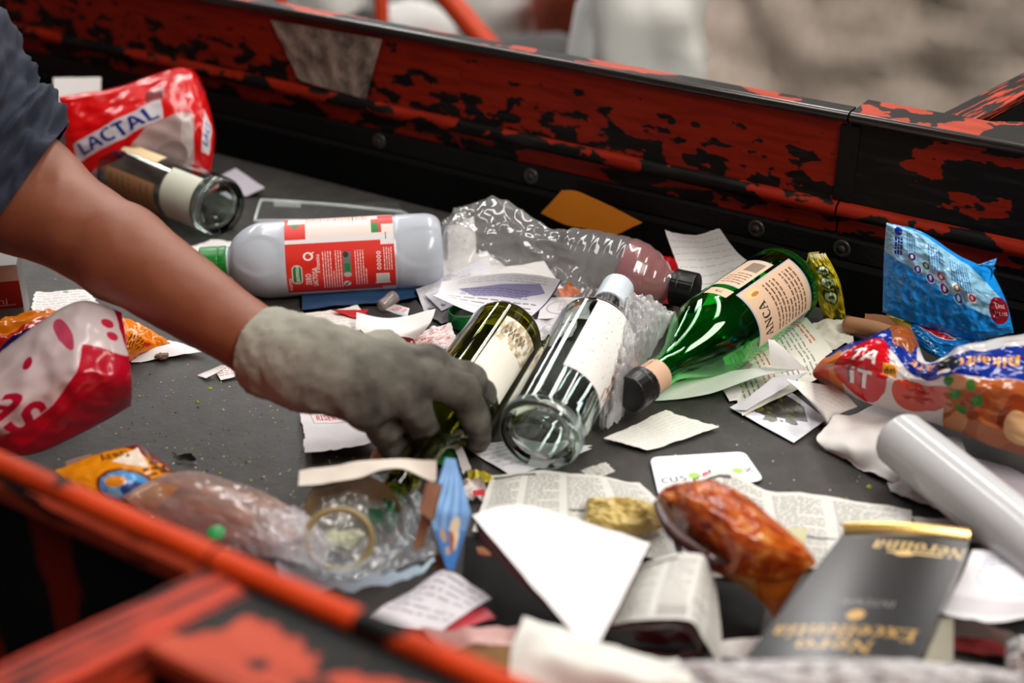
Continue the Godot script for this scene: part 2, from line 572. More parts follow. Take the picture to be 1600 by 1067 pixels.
func setup_noise() -> void:
	noise_soft.noise_type = FastNoiseLite.TYPE_SIMPLEX_SMOOTH; noise_soft.frequency = 1.0; noise_soft.fractal_octaves = 3; noise_soft.seed = 3
	noise_ridge.noise_type = FastNoiseLite.TYPE_SIMPLEX_SMOOTH; noise_ridge.frequency = 1.0; noise_ridge.fractal_type = FastNoiseLite.FRACTAL_RIDGED; noise_ridge.fractal_octaves = 2; noise_ridge.seed = 8
	rng.seed = 11
	font_plain.font_names = ["Droid Sans"]
	font_bold.font_names = ["Droid Sans"]; font_bold.font_weight = 700
	font_serif.font_names = ["Droid Serif"]; font_serif.font_weight = 700
	M.grit = relief(0.06, 5, FastNoiseLite.TYPE_SIMPLEX, 2)
	M.weave = relief(0.2, 2, FastNoiseLite.TYPE_CELLULAR, 4)
	M.wool = relief(0.15, 4, FastNoiseLite.TYPE_SIMPLEX, 9)
	M.white = mat(c8(236, 234, 232), 0.75, {"back": Color(0.12, 0.12, 0.12)})
	M.cream = mat(c8(226, 221, 205), 0.75)
	M.black_steel = mat(c8(17, 16, 16), 0.5, {"spec": 0.3, "bump": M.grit, "relief": 0.05, "scale": 4.0})
	M.black_rubber = mat(c8(11, 10, 10), 0.8, {"spec": 0.2})
	M.steel = mat(c8(70, 66, 64), 0.4, {"metal": 0.5})
	M.film = pane(c8(235, 238, 240), 0.10, 0.08)
	M.clear_glass = glass(Color(0.93, 0.97, 0.95))
	M.black_plastic = mat(c8(16, 16, 17), 0.35)

func ceiling_light(p: Vector3, size: Vector2, power: float, c: Color, label: String) -> void:
	var t := thing("ceiling_light", p, label, "lamp")
	put("housing", block(p + Vector3(0, 0.06, 0), Vector3(size.x / 2 + 0.03, 0.05, size.y / 2 + 0.03), Basis.IDENTITY, 0.01), mat(c8(190, 190, 190), 0.5), t)
	var g := mat(Color.WHITE, 0.5)
	g.emission_enabled = true; g.emission = c; g.emission_energy_multiplier = 3.0
	put("diffuser", block(p, Vector3(size.x / 2, 0.008, size.y / 2), Basis.IDENTITY, 0.004), g, t)
	for s in [-1.0, 1.0]:
		put("hanger", tube([p + Vector3(0, 0.1, s * size.y * 0.4), p + Vector3(0, 0.3, s * size.y * 0.4)], [0.006, 0.006], 8, 2), M.steel, t)
	var l := AreaLight3D.new()
	l.name = "light"
	l.area_size = size; l.light_energy = power * 4.0; l.light_color = c; l.area_normalize_energy = true
	l.shadow_enabled = true; l.area_range = 12.0
	l.position = Vector3(0, -0.02, 0); l.rotation_degrees.x = -90
	t.add_child(l)

func hall() -> void:
	var wall := mat(c8(112, 110, 108), 0.9)
	var concrete := mat(c8(62, 61, 60), 0.8, {"bump": M.grit, "relief": 0.2, "scale": 1.0})
	var slab := func(called: String, c: Vector3, half: Vector3, m: Material, label: String) -> void:
		tag(put(called, block(c, half, Basis.IDENTITY, 0.001), m), label, "", "", "structure")
	slab.call("floor", Vector3(0, -0.95, -4), Vector3(5.5, 0.1, 8.5), concrete, "dark grey concrete floor of the sorting hall")
	slab.call("ceiling", Vector3(0, 3.1, -4), Vector3(5.5, 0.1, 8.5), wall, "grey ceiling of the sorting hall")
	slab.call("wall_far", Vector3(0, 1.075, -12.6), Vector3(5.5, 1.925, 0.1), wall, "grey far wall of the sorting hall")
	slab.call("wall_near", Vector3(0, 1.075, 4.6), Vector3(5.5, 1.925, 0.1), wall, "grey near wall of the sorting hall")
	slab.call("wall_left", Vector3(-5.6, 1.075, -4), Vector3(0.1, 1.925, 8.5), wall, "grey left wall of the sorting hall")
	slab.call("wall_right", Vector3(5.6, 1.075, -4), Vector3(0.1, 1.925, 8.5), wall, "grey right wall of the sorting hall")

func paint(seed_: int, wear: float, w := 1024, h := 128, red := Color8(140, 30, 8), per := 0.009, slope := 0.25) -> StandardMaterial3D:   # orange-red paint chipped down to black steel
	var p := Print.new(w, h, red)
	var a := FastNoiseLite.new(); a.seed = seed_; a.frequency = per; a.fractal_octaves = 5
	var b := FastNoiseLite.new(); b.seed = seed_ + 5; b.frequency = 0.03; b.fractal_octaves = 3
	for y in h:
		for x in w:
			var k := a.get_noise_2d(x, y * 1.6) + 0.25 * b.get_noise_2d(x * 0.6, y) + wear + (float(y) / h - 0.5) * slope
			var g := b.get_noise_2d(x * 0.3, y * 2.0) * 0.12
			if k > 0.0: p.im.set_pixel(x, y, Color8(15, 14, 13).lightened(maxf(g, 0)))
			elif k > -0.02: p.im.set_pixel(x, y, Color8(62, 28, 18))
			else: p.im.set_pixel(x, y, red.darkened(maxf(-g, 0) * 2.0).lightened(maxf(g, 0) * 0.5))
	return mat(Color.WHITE, 0.5, {"tex": p, "spec": 0.28})

func rail_shape(prof: Array, s0: float, s1: float, out: int, flip_v := false) -> Dictionary:
	var r := extrude(prof, s0, s1, out)
	var top: float = r.t[-1].y
	for k in r.t.size(): r.t[k] = Vector2(r.t[k].x * 1.1, (1.0 - r.t[k].y / top) if not flip_v else r.t[k].y / top)
	return r

func conveyor() -> void:
	# the belt
	var rubber := Print.new(512, 512, c8(50, 48, 47))
	for y in 512:
		for x in 512:
			var g := noise_soft.get_noise_2d(x * 0.02, y * 0.02) * 0.06 + noise_soft.get_noise_2d(x * 0.4, y * 0.4) * 0.05
			rubber.im.set_pixel(x, y, c8(57, 54, 52).lightened(maxf(g, 0)).darkened(maxf(-g, 0) * 3.0))
	var bm := mat(Color.WHITE, 0.62, {"tex": rubber, "bump": M.grit, "relief": 0.03, "scale": 3.0})
	tag(put("conveyor_belt", belt_block(-1.0, 3.2, 0.45, 1.281, -0.012, 0.0, 0.002), bm), "dark grey dusty rubber conveyor belt under the rubbish, between the two red rails", "conveyor belt")
	# far rail
	var far := thing("side_rail", belt(0.9, 1.31, 0), "chipped red and black steel side rail along the far edge of the belt", "rail")
	var worn := paint(21, -0.27, 1024, 128, Color8(140, 30, 8), 0.017, 0.85)
	var bare := paint(33, 0.30, 1024, 128, Color8(140, 30, 8), 0.008, 0.5)
	var trim := paint(8, 0.02, 1024, 32)
	var strip := paint(14, -0.05, 1024, 32)
	var flange := paint(5, 0.0, 1024, 64, Color8(176, 60, 36))
	put("rubber_skirt", extrude([Vector2(1.283, 0.0), Vector2(1.285, 0.048), Vector2(1.288, 0.051), Vector2(1.299, 0.053), Vector2(1.299, -0.02)], -1.0, 3.2, 1), M.black_rubber, far)
	put("bolt_plate", extrude([Vector2(1.293, 0.0532), Vector2(1.2925, 0.054), Vector2(1.2935, 0.074), Vector2(1.2955, 0.0765), Vector2(1.302, 0.0768)], -1.0, 3.2, 1), M.black_steel, far)
	for k in 2:
		var s0: float = [-1.0, 0.4455][k]
		var s1: float = [0.4435, 3.2][k]
		put("lower_strip", rail_shape([Vector2(1.300, 0.0765), Vector2(1.300, 0.0955)], s0, s1, 1), strip, far)
		var arc := []
		for j in 13:
			var an := -PI / 2 + PI * j / 12.0
			arc.append(Vector2(1.3005 - cos(an) * 0.010, 0.1035 + sin(an) * 0.0085))
		put("bead", rail_shape(arc, s0, s1, 1), trim, far)
		put("rail_panel", rail_shape([Vector2(1.300, 0.111), Vector2(1.3015, 0.194)], s0, s1, 1), [bare, worn][k], far)
		var lip := []
		for j in 11:
			var an := -PI * 0.4 + PI * 0.9 * j / 10.0
			lip.append(Vector2(1.3015 - cos(an) * 0.0055, 0.1995 + sin(an) * 0.0055))
		put("lip", extrude(lip, s0, s1, 1), mat(c8(70, 66, 64), 0.22, {"metal": 0.7}), far)
		var fw: float = [0.046, 0.018][k]
		put("flange", rail_shape([Vector2(1.3015, 0.2050), Vector2(1.3015 + fw, 0.2050), Vector2(1.3015 + fw, 0.199), Vector2(1.3015 + fw - 0.004, 0.196), Vector2(1.306, 0.196)], s0, s1, 1), flange, far)
		put("back_web", extrude([Vector2(1.307, 0.196), Vector2(1.307, -0.15)], s0, s1, -1), M.black_steel, far)
	put("seam_strap", belt_block(0.432, 0.452, 1.2985, 1.302, 0.113, 0.192, 0.001), M.black_steel, far)
	for q in [Vector2(827, 275), Vector2(1187, 351), Vector2(1320, 382), Vector2(585, 222), Vector2(1540, 432)]:
		var p := at(q.x, q.y, 0.066)
		var c := belt(p.dot(ALONG), 1.2935, 0.0645)
		var prof := [Vector2(0, 0.0095), Vector2(0.0012, 0.0095), Vector2(0.002, 0.0085), Vector2(0.002, 0.0065), Vector2(0.0012, 0.006), Vector2(0.0012, 0.0038), Vector2(0.003, 0.0034), Vector2(0.003, 0.0001)]
		put("bolt", lathe(c, c - ACROSS, prof, 20), M.steel, far)
	var tape := Print.new(128, 96, c8(120, 105, 92))
	for y in 96:
		for x in 128:
			var g := noise_soft.get_noise_2d(x * 0.03, y * 0.018) + 0.25 * noise_soft.get_noise_2d(x * 0.2, y * 0.1)
			tape.im.set_pixel(x, y, c8(176, 156, 140).darkened(clampf(0.22 + g * 0.5, 0, 0.7)))
	var tm := mat(Color.WHITE, 0.8, {"tex": tape})
	var tp := [belt(1.192, 1.2995, 0.188), belt(1.018, 1.2995, 0.190), belt(1.150, 1.2985, 0.118), belt(1.046, 1.2985, 0.112)]
	put("tape_patch", solid(20, 14, func(u, v): return patch(tp, 2, u + (0.02 * noise_ridge.get_noise_2d(v * 4, 1) if u == 0 else 0.0), v) - ACROSS * (0.001 + noise_soft.get_noise_2d(u * 6, v * 6) * 0.0006), 0.0008), tm, far)
	var beam := thing("cross_beam", belt(0.33, 1.40, 0.1), "worn dark steel cross beam running back from the far rail at right", "beam")
	var lean := leaning(-0.17)
	var mid := belt(0.318, 1.545, 0)
	var bare_top := paint(41, 0.16, 256, 256, Color8(190, 60, 30), 0.02)
	put("beam_top", block(mid + UP * 0.2, Vector3(0.018, 0.0045, 0.235), lean, 0.003), bare_top, beam)
	for sx in [-0.0155, 0.0155]:
		put("beam_web", block(mid + lean.x * sx + UP * 0.125, Vector3(0.0025, 0.07, 0.235), lean, 0.001), M.black_steel, beam)
	put("gusset", block(belt(0.315, 1.342, 0.2), Vector3(0.035, 0.003, 0.016), Basis(ALONG, UP, ACROSS).rotated(UP, 0.5), 0.002), bare_top, beam)
	# near rail, the same section turned round
	var near := thing("side_rail", belt(0.8, 0.43, 0), "blurred orange-red steel side rail along the near edge of the belt", "rail")
	var np := paint(61, -0.42, 1024, 64, Color8(206, 64, 20), 0.006)
	var nf := paint(66, -0.16, 1024, 64, Color8(186, 70, 44), 0.010, -0.8)
	for k in 2:
		var s0: float = [-1.0, 0.466][k]
		var s1: float = [0.464, 3.2][k]
		var lip2 := []
		for j in 11:
			var an := -PI * 0.5 + PI * j / 10.0
			lip2.append(Vector2(0.4315 + sin(an) * 0.0075, 0.200 + cos(an) * 0.0070))
		lip2.append(Vector2(0.439, 0.0)); lip2.append(Vector2(0.449, -0.02))
		put("lip", rail_shape(lip2, s0, s1, 1), np, near)
		var fw2: float = [0.062, 0.004][k]
		put("flange", rail_shape([Vector2(0.424 - fw2, 0.185), Vector2(0.424 - fw2, 0.196), Vector2(0.426 - fw2, 0.198), Vector2(0.426, 0.198)], s0, s1, 1), nf, near)
		put("back_web", extrude([Vector2(0.428, -0.2), Vector2(0.428, 0.198)], s0, s1, 1), paint(70 + k, 0.16), near)
	var nb := thing("cross_beam", belt(0.5, 0.34, 0.1), "blurred orange-red cross beam running forward from the near rail at lower left", "beam")
	var bt := paint(81, -0.15, 128, 128, Color8(190, 58, 32), 0.02)
	var lean2 := leaning(-0.27)
	var mid2 := belt(0.486, 0.285, 0)
	put("beam_top", block(mid2 + UP * 0.195, Vector3(0.017, 0.004, 0.145), lean2, 0.002), bt, nb)
	for sx in [-0.0145, 0.0145]:
		put("beam_web", block(mid2 + lean2.x * sx + UP * 0.12, Vector3(0.0025, 0.07, 0.142), lean2, 0.001), bt, nb)
	for q in [[-0.6, 0.40], [-0.6, 1.33], [2.6, 0.40], [2.6, 1.33]]:
		var leg := belt_block(q[0] - 0.03, q[0] + 0.03, q[1] - 0.03, q[1] + 0.03, -0.85, -0.02 if q[1] < 1 else -0.02, 0.004)
		put("leg", leg, M.black_steel, near if q[1] < 1 else far)
	var plate := belt_block(-1.0, 3.2, 0.44, 1.30, -0.06, -0.02, 0.003)
	put("slider_bed", plate, M.black_steel, near)

func leaning(slope: float) -> Basis:      # axes of a beam that runs across the belt, drifting that much along it
	var z := (ACROSS + ALONG * slope).normalized()
	return Basis(UP.cross(z), UP, z)

func background() -> void:
	# a tall woven sack, a white sack, bundles and an orange frame on the hall floor behind the conveyor
	var cloth := Print.new(512, 512, c8(196, 180, 168))
	for y in 512:
		for x in 512:
			var g := noise_soft.get_noise_2d(x * 0.012, y * 0.02) * 0.10 + noise_soft.get_noise_2d(x * 0.5, y * 0.06) * 0.05
			cloth.im.set_pixel(x, y, c8(222, 206, 193).darkened(clampf(0.06 - g, 0, 0.5)))
	var cm := mat(Color.WHITE, 0.85, {"tex": cloth})
	var cc := Vector3(1.02, -0.85, -3.0)
	var sack := thing("bulk_sack", cc, "large beige woven bulk sack standing behind the far rail", "sack")
	put("body", grid(120, 90, func(u, v):
		var ph: float = u * TAU
		var sq := pow(pow(absf(cos(ph)), 3.2) + pow(absf(sin(ph)), 3.2), -1.0 / 3.2)
		var y: float = v * 1.75
		var r := 0.66 * (0.90 + 0.12 * sin(PI * clampf(v, 0, 1))) * (1.0 if v > 0.001 else 0.01) * (1.0 if v < 0.999 else 0.3)
		var p := Vector3(cos(ph) * sq * r, y, sin(ph) * sq * r)
		var fold := noise_ridge.get_noise_3d(p.x * 2.6 + y * 1.4, y * 1.2 - p.x, p.z * 2.6) * 0.055 + noise_soft.get_noise_3d(p.x * 8.0, y * 7.0, p.z * 8.0) * 0.035
		p += Vector3(p.x, 0, p.z).normalized() * fold
		return cc + p.rotated(UP, -0.33), true, true), cm, sack)
	for sx in [-1.0, 1.0]:
		var q := cc + Vector3(sx * 0.6, 1.72, 0.55)
		put("lifting_loop", tube([q, q + Vector3(0, 0.25, 0.02), q + Vector3(0.08 * sx, 0.27, 0.0), q + Vector3(0.12 * sx, 0.0, -0.1)], [0.018, 0.018], 10, 6), cm, sack)
	lump("sack", "bright white crumpled plastic sack leaning against the beige bulk sack", "sack", deep(1005, 20, 2.28), Vector3(0.102, 0.175, 0.09), mat(c8(236, 236, 232), 0.5), 0.035, 4.0)
	lump("sack", "rust-brown bundle just left of the bright white sack", "sack", deep(893, -30, 3.4), Vector3(0.080, 0.14, 0.09), mat(c8(150, 66, 38), 0.8), 0.02, 9.0)
	lump("bundle", "pale blurred bundle on the floor behind the far rail, above the milk bottle", "bundle", deep(735, -25, 3.6), Vector3(0.20, 0.13, 0.15), mat(c8(205, 203, 200), 0.8), 0.03, 2.0)
	lump("bundle", "dark grey blurred bundle right of the orange tubes", "bundle", deep(835, 88, 3.0), Vector3(0.12, 0.05, 0.09), mat(c8(62, 60, 60), 0.85), 0.02, 6.0)
	lump("bundle", "white blurred bundle between the two orange tubes", "bundle", deep(640, 45, 3.3), Vector3(0.10, 0.07, 0.1), mat(c8(190, 188, 186), 0.8), 0.02, 7.0)
	lump("bundle", "pale grey blurred bundle at the left end of the view past the far rail", "bundle", deep(515, -5, 3.6), Vector3(0.09, 0.09, 0.1), mat(c8(196, 194, 190), 0.8), 0.02, 8.0)
	lump("bundle", "black blurred bundle under the leftmost orange tube", "bundle", deep(570, 40, 3.1), Vector3(0.05, 0.04, 0.05), mat(c8(40, 38, 38), 0.85), 0.01, 5.0)
	var om := mat(c8(214, 66, 24), 0.45)
	var fr := thing("tubular_frame", deep(650, 60, 2.75) * Vector3(1, 0, 1) + Vector3(0, -0.85, 0), "orange tubular steel frame standing on the floor behind the far rail", "frame")
	var z := 2.75
	var foot := deep(800, 110, z); foot.y = -0.85
	put("leg", tube([deep(597, -120, z), deep(597, 45, z), Vector3(deep(597, 45, z).x, -0.85, deep(597, 45, z).z)], [0.014, 0.014], 14, 4), om, fr)
	put("leg", tube([deep(440, -120, z), deep(440, 45, z), Vector3(deep(440, 45, z).x, -0.85, deep(440, 45, z).z)], [0.012, 0.012], 14, 4), om, fr)
	put("brace", tube([deep(610, -110, z), deep(735, 40, z), deep(820, 140, z), deep(960, 300, z)], [0.022, 0.022], 14, 4), om, fr)
	put("rail", tube([deep(430, -118, z), deep(620, -114, z)], [0.014, 0.014], 14, 2), om, fr)

func lump(called: String, label: String, category: String, c: Vector3, half: Vector3, m: Material, amp: float, sd: float) -> void:
	# a stuffed sack whose visible crown sits at c; it reaches down to the floor
	var hgt := c.y + half.y + 0.85
	var base := Vector3(c.x, -0.85, c.z)
	var r := grid(40, 30, func(u, v):
		var ph: float = u * TAU
		var y: float = v * hgt
		var k := 1.0
		var d := (y - (hgt - half.y * 1.3)) / (half.y * 1.3)
		if d > 0: k = sqrt(maxf(1.0 - d * d, 0.0))
		var p := Vector3(cos(ph) * half.x * k, y, sin(ph) * half.z * k) * Vector3(1.0 if v > 0.0 else 0.01, 1, 1.0 if v > 0.0 else 0.01)
		var g := noise_ridge.get_noise_3d(p.x * 5 + sd, y * 4, p.z * 5) * amp + noise_soft.get_noise_3d(p.x * 9, y * 9 + sd, p.z * 9) * amp * 0.5
		return base + p + Vector3(cos(ph), 0.3, sin(ph)) * g * k, true, true)
	tag(put(called, r, m), label, category)

# ---------------------------------------------------------------- bottles
func bottle_prof(l: float, r: float, neck: float, shoulder: float, neck_at: float, wall := 0.0) -> Array:
	# base at 0, mouth at l; shoulder starts at `shoulder`, the neck at `neck_at` (metres from the base)
	var o := [Vector2(0.012, 0.0001), Vector2(0.011, r * 0.3), Vector2(0.006, r * 0.62), Vector2(0.001, r * 0.8), Vector2(0.0, r * 0.88), Vector2(0.0015, r * 0.95), Vector2(0.005, r * 0.99), Vector2(0.009, r), Vector2(shoulder * 0.5, r), Vector2(shoulder, r)]
	for k in range(1, 13):
		var t := k / 12.0
		o.append(Vector2(lerpf(shoulder, neck_at, t), lerpf(r, neck, t * t * (3 - 2 * t))))
	o.append(Vector2(l - 0.022, neck * 0.97)); o.append(Vector2(l - 0.02, neck * 1.12)); o.append(Vector2(l - 0.012, neck * 1.12)); o.append(Vector2(l - 0.010, neck)); o.append(Vector2(l - 0.001, neck)); o.append(Vector2(l, neck * 0.93))
	if wall > 0.0:
		o.append(Vector2(l - 0.001, neck - wall * 0.8)); o.append(Vector2(l - 0.02, neck - wall))
		for k in range(12, -1, -1):
			var t := k / 12.0
			o.append(Vector2(lerpf(shoulder, neck_at, t), lerpf(r, neck, t * t * (3 - 2 * t)) - wall))
		o.append(Vector2(shoulder * 0.5, r - wall)); o.append(Vector2(0.016, r - wall)); o.append(Vector2(0.011, r * 0.85)); o.append(Vector2(0.012, r * 0.6)); o.append(Vector2(0.0165, r * 0.3)); o.append(Vector2(0.0175, 0.0001))
	return o

func cap_prof(l: float, r: float) -> Array:
	return [Vector2(-0.001, r * 0.6), Vector2(-0.001, r - 0.001), Vector2(0, r), Vector2(l * 0.25, r), Vector2(l * 0.27, r * 0.96), Vector2(l * 0.31, r * 0.96), Vector2(l * 0.33, r), Vector2(l - 0.0015, r), Vector2(l - 0.0004, r - 0.0008), Vector2(l, r - 0.002), Vector2(l + 0.0001, 0.0001)]

func ribbed(n: int, depth: float) -> Callable:
	return func(ph: float, _t: float) -> float: return 1.0 + depth * (1.0 if sin(ph * n) > 0 else -1.0)

func band(a: Vector3, b: Vector3, t0: float, t1: float, r: float, ref: Vector3, arc: Array, m: Material, parent: Node3D, called := "label", shape = null, mod = null) -> void:
	var prof := []
	for k in 13:
		var t := lerpf(t1, t0, k / 12.0)          # v runs from the neck side to the base side, as the print does
		prof.append(Vector2(t, shape.call(t) if shape else r))
	put(called, lathe(a, b, prof, 40, ref, arc, mod), m, parent)

func bottles() -> void:
	milk_bottle()
	soda_bottle()
	# green bottle
	var gb := at(1226, 443, 0.0405)
	var ga := at(986, 611, 0.0365)
	ga.y = 0.034
	var L := gb.distance_to(ga)
	var t := thing("bottle", Vector3((ga.x + gb.x) / 2, 0, (ga.z + gb.z) / 2), "empty green glass bottle with cream labels lying on its side", "bottle")
	put("glass_body", lathe(gb, ga, bottle_prof(L, 0.0405, 0.0145, L * 0.50, L * 0.80, 0.003), 64), glass(Color(0.30, 0.94, 0.42)), t)
	var lab := Print.new(384, 320, c8(222, 190, 160))
	rng.seed = 4
	for y in range(0, 320, 6):
		for x in range(0, 384, 6):
			if (x / 6 + y / 6) % 2 == 0: lab.box(x, y, 3, 3, c8(205, 168, 136))
	lab.box(0, 0, 384, 8, c8(170, 176, 190)); lab.box(0, 312, 384, 8, c8(170, 176, 190)); lab.box(0, 0, 8, 320, c8(170, 176, 190)); lab.box(376, 0, 8, 320, c8(170, 176, 190))
	lab.text(150, 60, "ANCA", font_serif, 58, c8(40, 34, 30), 0.0, 1.3)
	lab.oval(330, 60, 26, 34, c8(236, 200, 130)); lab.oval(322, 66, 14, 20, c8(190, 120, 60))
	lab.words(30, 118, 310, 9, 20, c8(110, 80, 62), rng, 0.4)
	var lm := mat(Color.WHITE, 0.6, {"tex": lab})
	band(gb, ga, L * 0.075, L * 0.44, 0.0409, Vector3(0.25, 0.35, 1.0), [-0.62, 0.85], lm, t)
	var back := Print.new(256, 192, c8(226, 196, 168))
	back.box(0, 0, 256, 6, c8(180, 184, 196)); back.box(0, 186, 256, 6, c8(180, 184, 196))
	for k in 26: back.box(30 + k * 5, 110, 2 + (k * 7) % 3, 60, c8(30, 28, 28))
	back.words(30, 22, 190, 5, 16, c8(120, 70, 50), rng, 0.4)
	band(gb, ga, L * 0.16, L * 0.40, 0.0409, Vector3(-0.35, 1, 0.1), [-0.42, 0.30], mat(Color.WHITE, 0.6, {"tex": back}), t)
	var small := Print.new(128, 48, c8(226, 190, 160))
	small.text(64, 24, "11%", font_bold, 22, c8(90, 50, 40))
	band(gb, ga, L * 0.43, L * 0.485, 0.0409, Vector3(-0.3, 1, 0.15), [-0.35, 0.25], mat(Color.WHITE, 0.6, {"tex": small}), t)
	var neck := Print.new(256, 64, c8(214, 176, 146))
	neck.words(6, 8, 240, 4, 14, c8(130, 90, 66), rng, 0.3, true)
	band(gb, ga, L * 0.845, L * 0.925, 0.0152, UP, [0, TAU], mat(Color.WHITE, 0.6, {"tex": neck}), t, "neck_label")
	put("cap", lathe(gb + (ga - gb) * 0.925, ga, cap_prof(L * 0.085, 0.0172), 64, UP, [0, TAU], ribbed(24, 0.012)), M.black_plastic, t)
	# clear spirit bottle, base to the camera
	var cb := at(842, 682, 0.0365)
	var ca := at(966, 449, 0.058)
	L = cb.distance_to(ca)
	t = thing("bottle", Vector3((ca.x + cb.x) / 2, 0, (ca.z + cb.z) / 2), "clear glass bottle with white screw cap and torn white label, its base towards the camera", "bottle")
	put("glass_body", lathe(cb, ca, bottle_prof(L - 0.012, 0.0365, 0.0135, L * 0.66, L * 0.80, 0.0028), 64), M.clear_glass, t)
	var cl := Print.new(256, 256, c8(235, 233, 230))
	for y in 256:
		for x in 256:
			if noise_soft.get_noise_2d(x * 0.03, y * 0.03) > 0.15 and x > 190 and y > 90: cl.im.set_pixel(x, y, c8(172, 120, 70))
			elif noise_soft.get_noise_2d(x * 0.05 + 9, y * 0.05) > 0.52: cl.im.set_pixel(x, y, c8(190, 184, 176))
	put("label", lathe(cb, ca, ring(L * 0.66, L * 0.22, 0.0369), 40, Vector3(0.9, 0.75, 0.0), [-0.75, 0.95], func(ph, tt): return 1.0), mat(Color.WHITE, 0.7, {"tex": cl}), t)
	put("collar", lathe(cb + (ca - cb) * 0.80, ca, [Vector2(0, 0.0142), Vector2(0.001, 0.0155), Vector2(0.012, 0.0155), Vector2(0.013, 0.014)], 48, UP, [0, TAU], ribbed(16, 0.03)), M.black_plastic, t)
	put("cap", lathe(cb + (ca - cb) * 0.86, ca, cap_prof(L * 0.14, 0.0160), 64, UP, [0, TAU], ribbed(40, 0.006)), mat(c8(214, 226, 236), 0.35), t)
	# olive wine bottle under the glove
	var ob := at(791, 521, 0.036)
	var od := (at(690, 668, 0.036) - ob).normalized()
	var oa := ob + od * 0.285
	t = thing("bottle", Vector3((ob.x + oa.x) / 2, 0, (ob.z + oa.z) / 2), "olive-green wine bottle with pale label under the gloved fingers", "bottle")
	put("glass_body", lathe(ob, oa, bottle_prof(0.285, 0.036, 0.0135, 0.155, 0.205, 0.003), 64), glass(Color(0.60, 0.62, 0.10)), t)
	var ol := Print.new(256, 256, c8(236, 232, 220))
	for y in 256:
		for x in 256:
			var g := noise_soft.get_noise_2d(x * 0.02, y * 0.02)
			if y > 150 and g > -0.1: ol.im.set_pixel(x, y, c8(214, 196, 160).darkened(clampf(g * 0.5, 0, 0.5)))
	for k in 20: ol.oval(90 + k * 7, 205 + sin(k * 1.7) * 14, 6, 9, c8(120, 104, 84))
	band(ob, oa, 0.03, 0.135, 0.0364, Vector3(1.0, 0.9, 0.2), [-0.62, 0.55], mat(Color.WHITE, 0.7, {"tex": ol}), t)
	# clear bottle at the back left
	var lb := at(347, 324, 0.0345)
	var la := at(118, 232, 0.034)
	L = lb.distance_to(la)
	t = thing("bottle", Vector3((lb.x + la.x) / 2, 0, (lb.z + la.z) / 2), "clear glass bottle with tan label and copper neck lying behind the forearm", "bottle")
	put("glass_body", lathe(lb, la, bottle_prof(L, 0.0345, 0.0135, L * 0.64, L * 0.82, 0.0028), 64), M.clear_glass, t)
	var tan := Print.new(128, 128, c8(176, 132, 88))
	tan.words(10, 12, 108, 7, 16, c8(140, 100, 64), rng, 0.3)
	band(lb, la, L * 0.28, L * 0.60, 0.0349, Vector3(0.1, -0.15, 1), [-0.9, 0.7], mat(Color.WHITE, 0.7, {"tex": tan}), t)
	band(lb, la, L * 0.34, L * 0.58, 0.0349, Vector3(0.05, 1, 0.25), [-0.25, 0.22], mat(c8(232, 208, 160), 0.7), t, "strip_label")
	band(lb, la, L * 0.05, L * 0.24, 0.0349, Vector3(0.2, 0.25, 1), [-1.1, 0.9], mat(c8(222, 226, 208), 0.7), t, "paper_label")
	band(lb, la, L * 0.66, L * 1.0, 0, UP, [0, TAU], mat(c8(120, 62, 36), 0.4), t, "neck_sleeve", func(tt): return 0.0004 + lerpf(0.0345, 0.0142, smoothstep(L * 0.64, L * 0.82, tt)))

func ring(t0: float, t1: float, r: float) -> Array:
	var o := []
	for k in 13: o.append(Vector2(lerpf(t0, t1, k / 12.0), r))
	return o

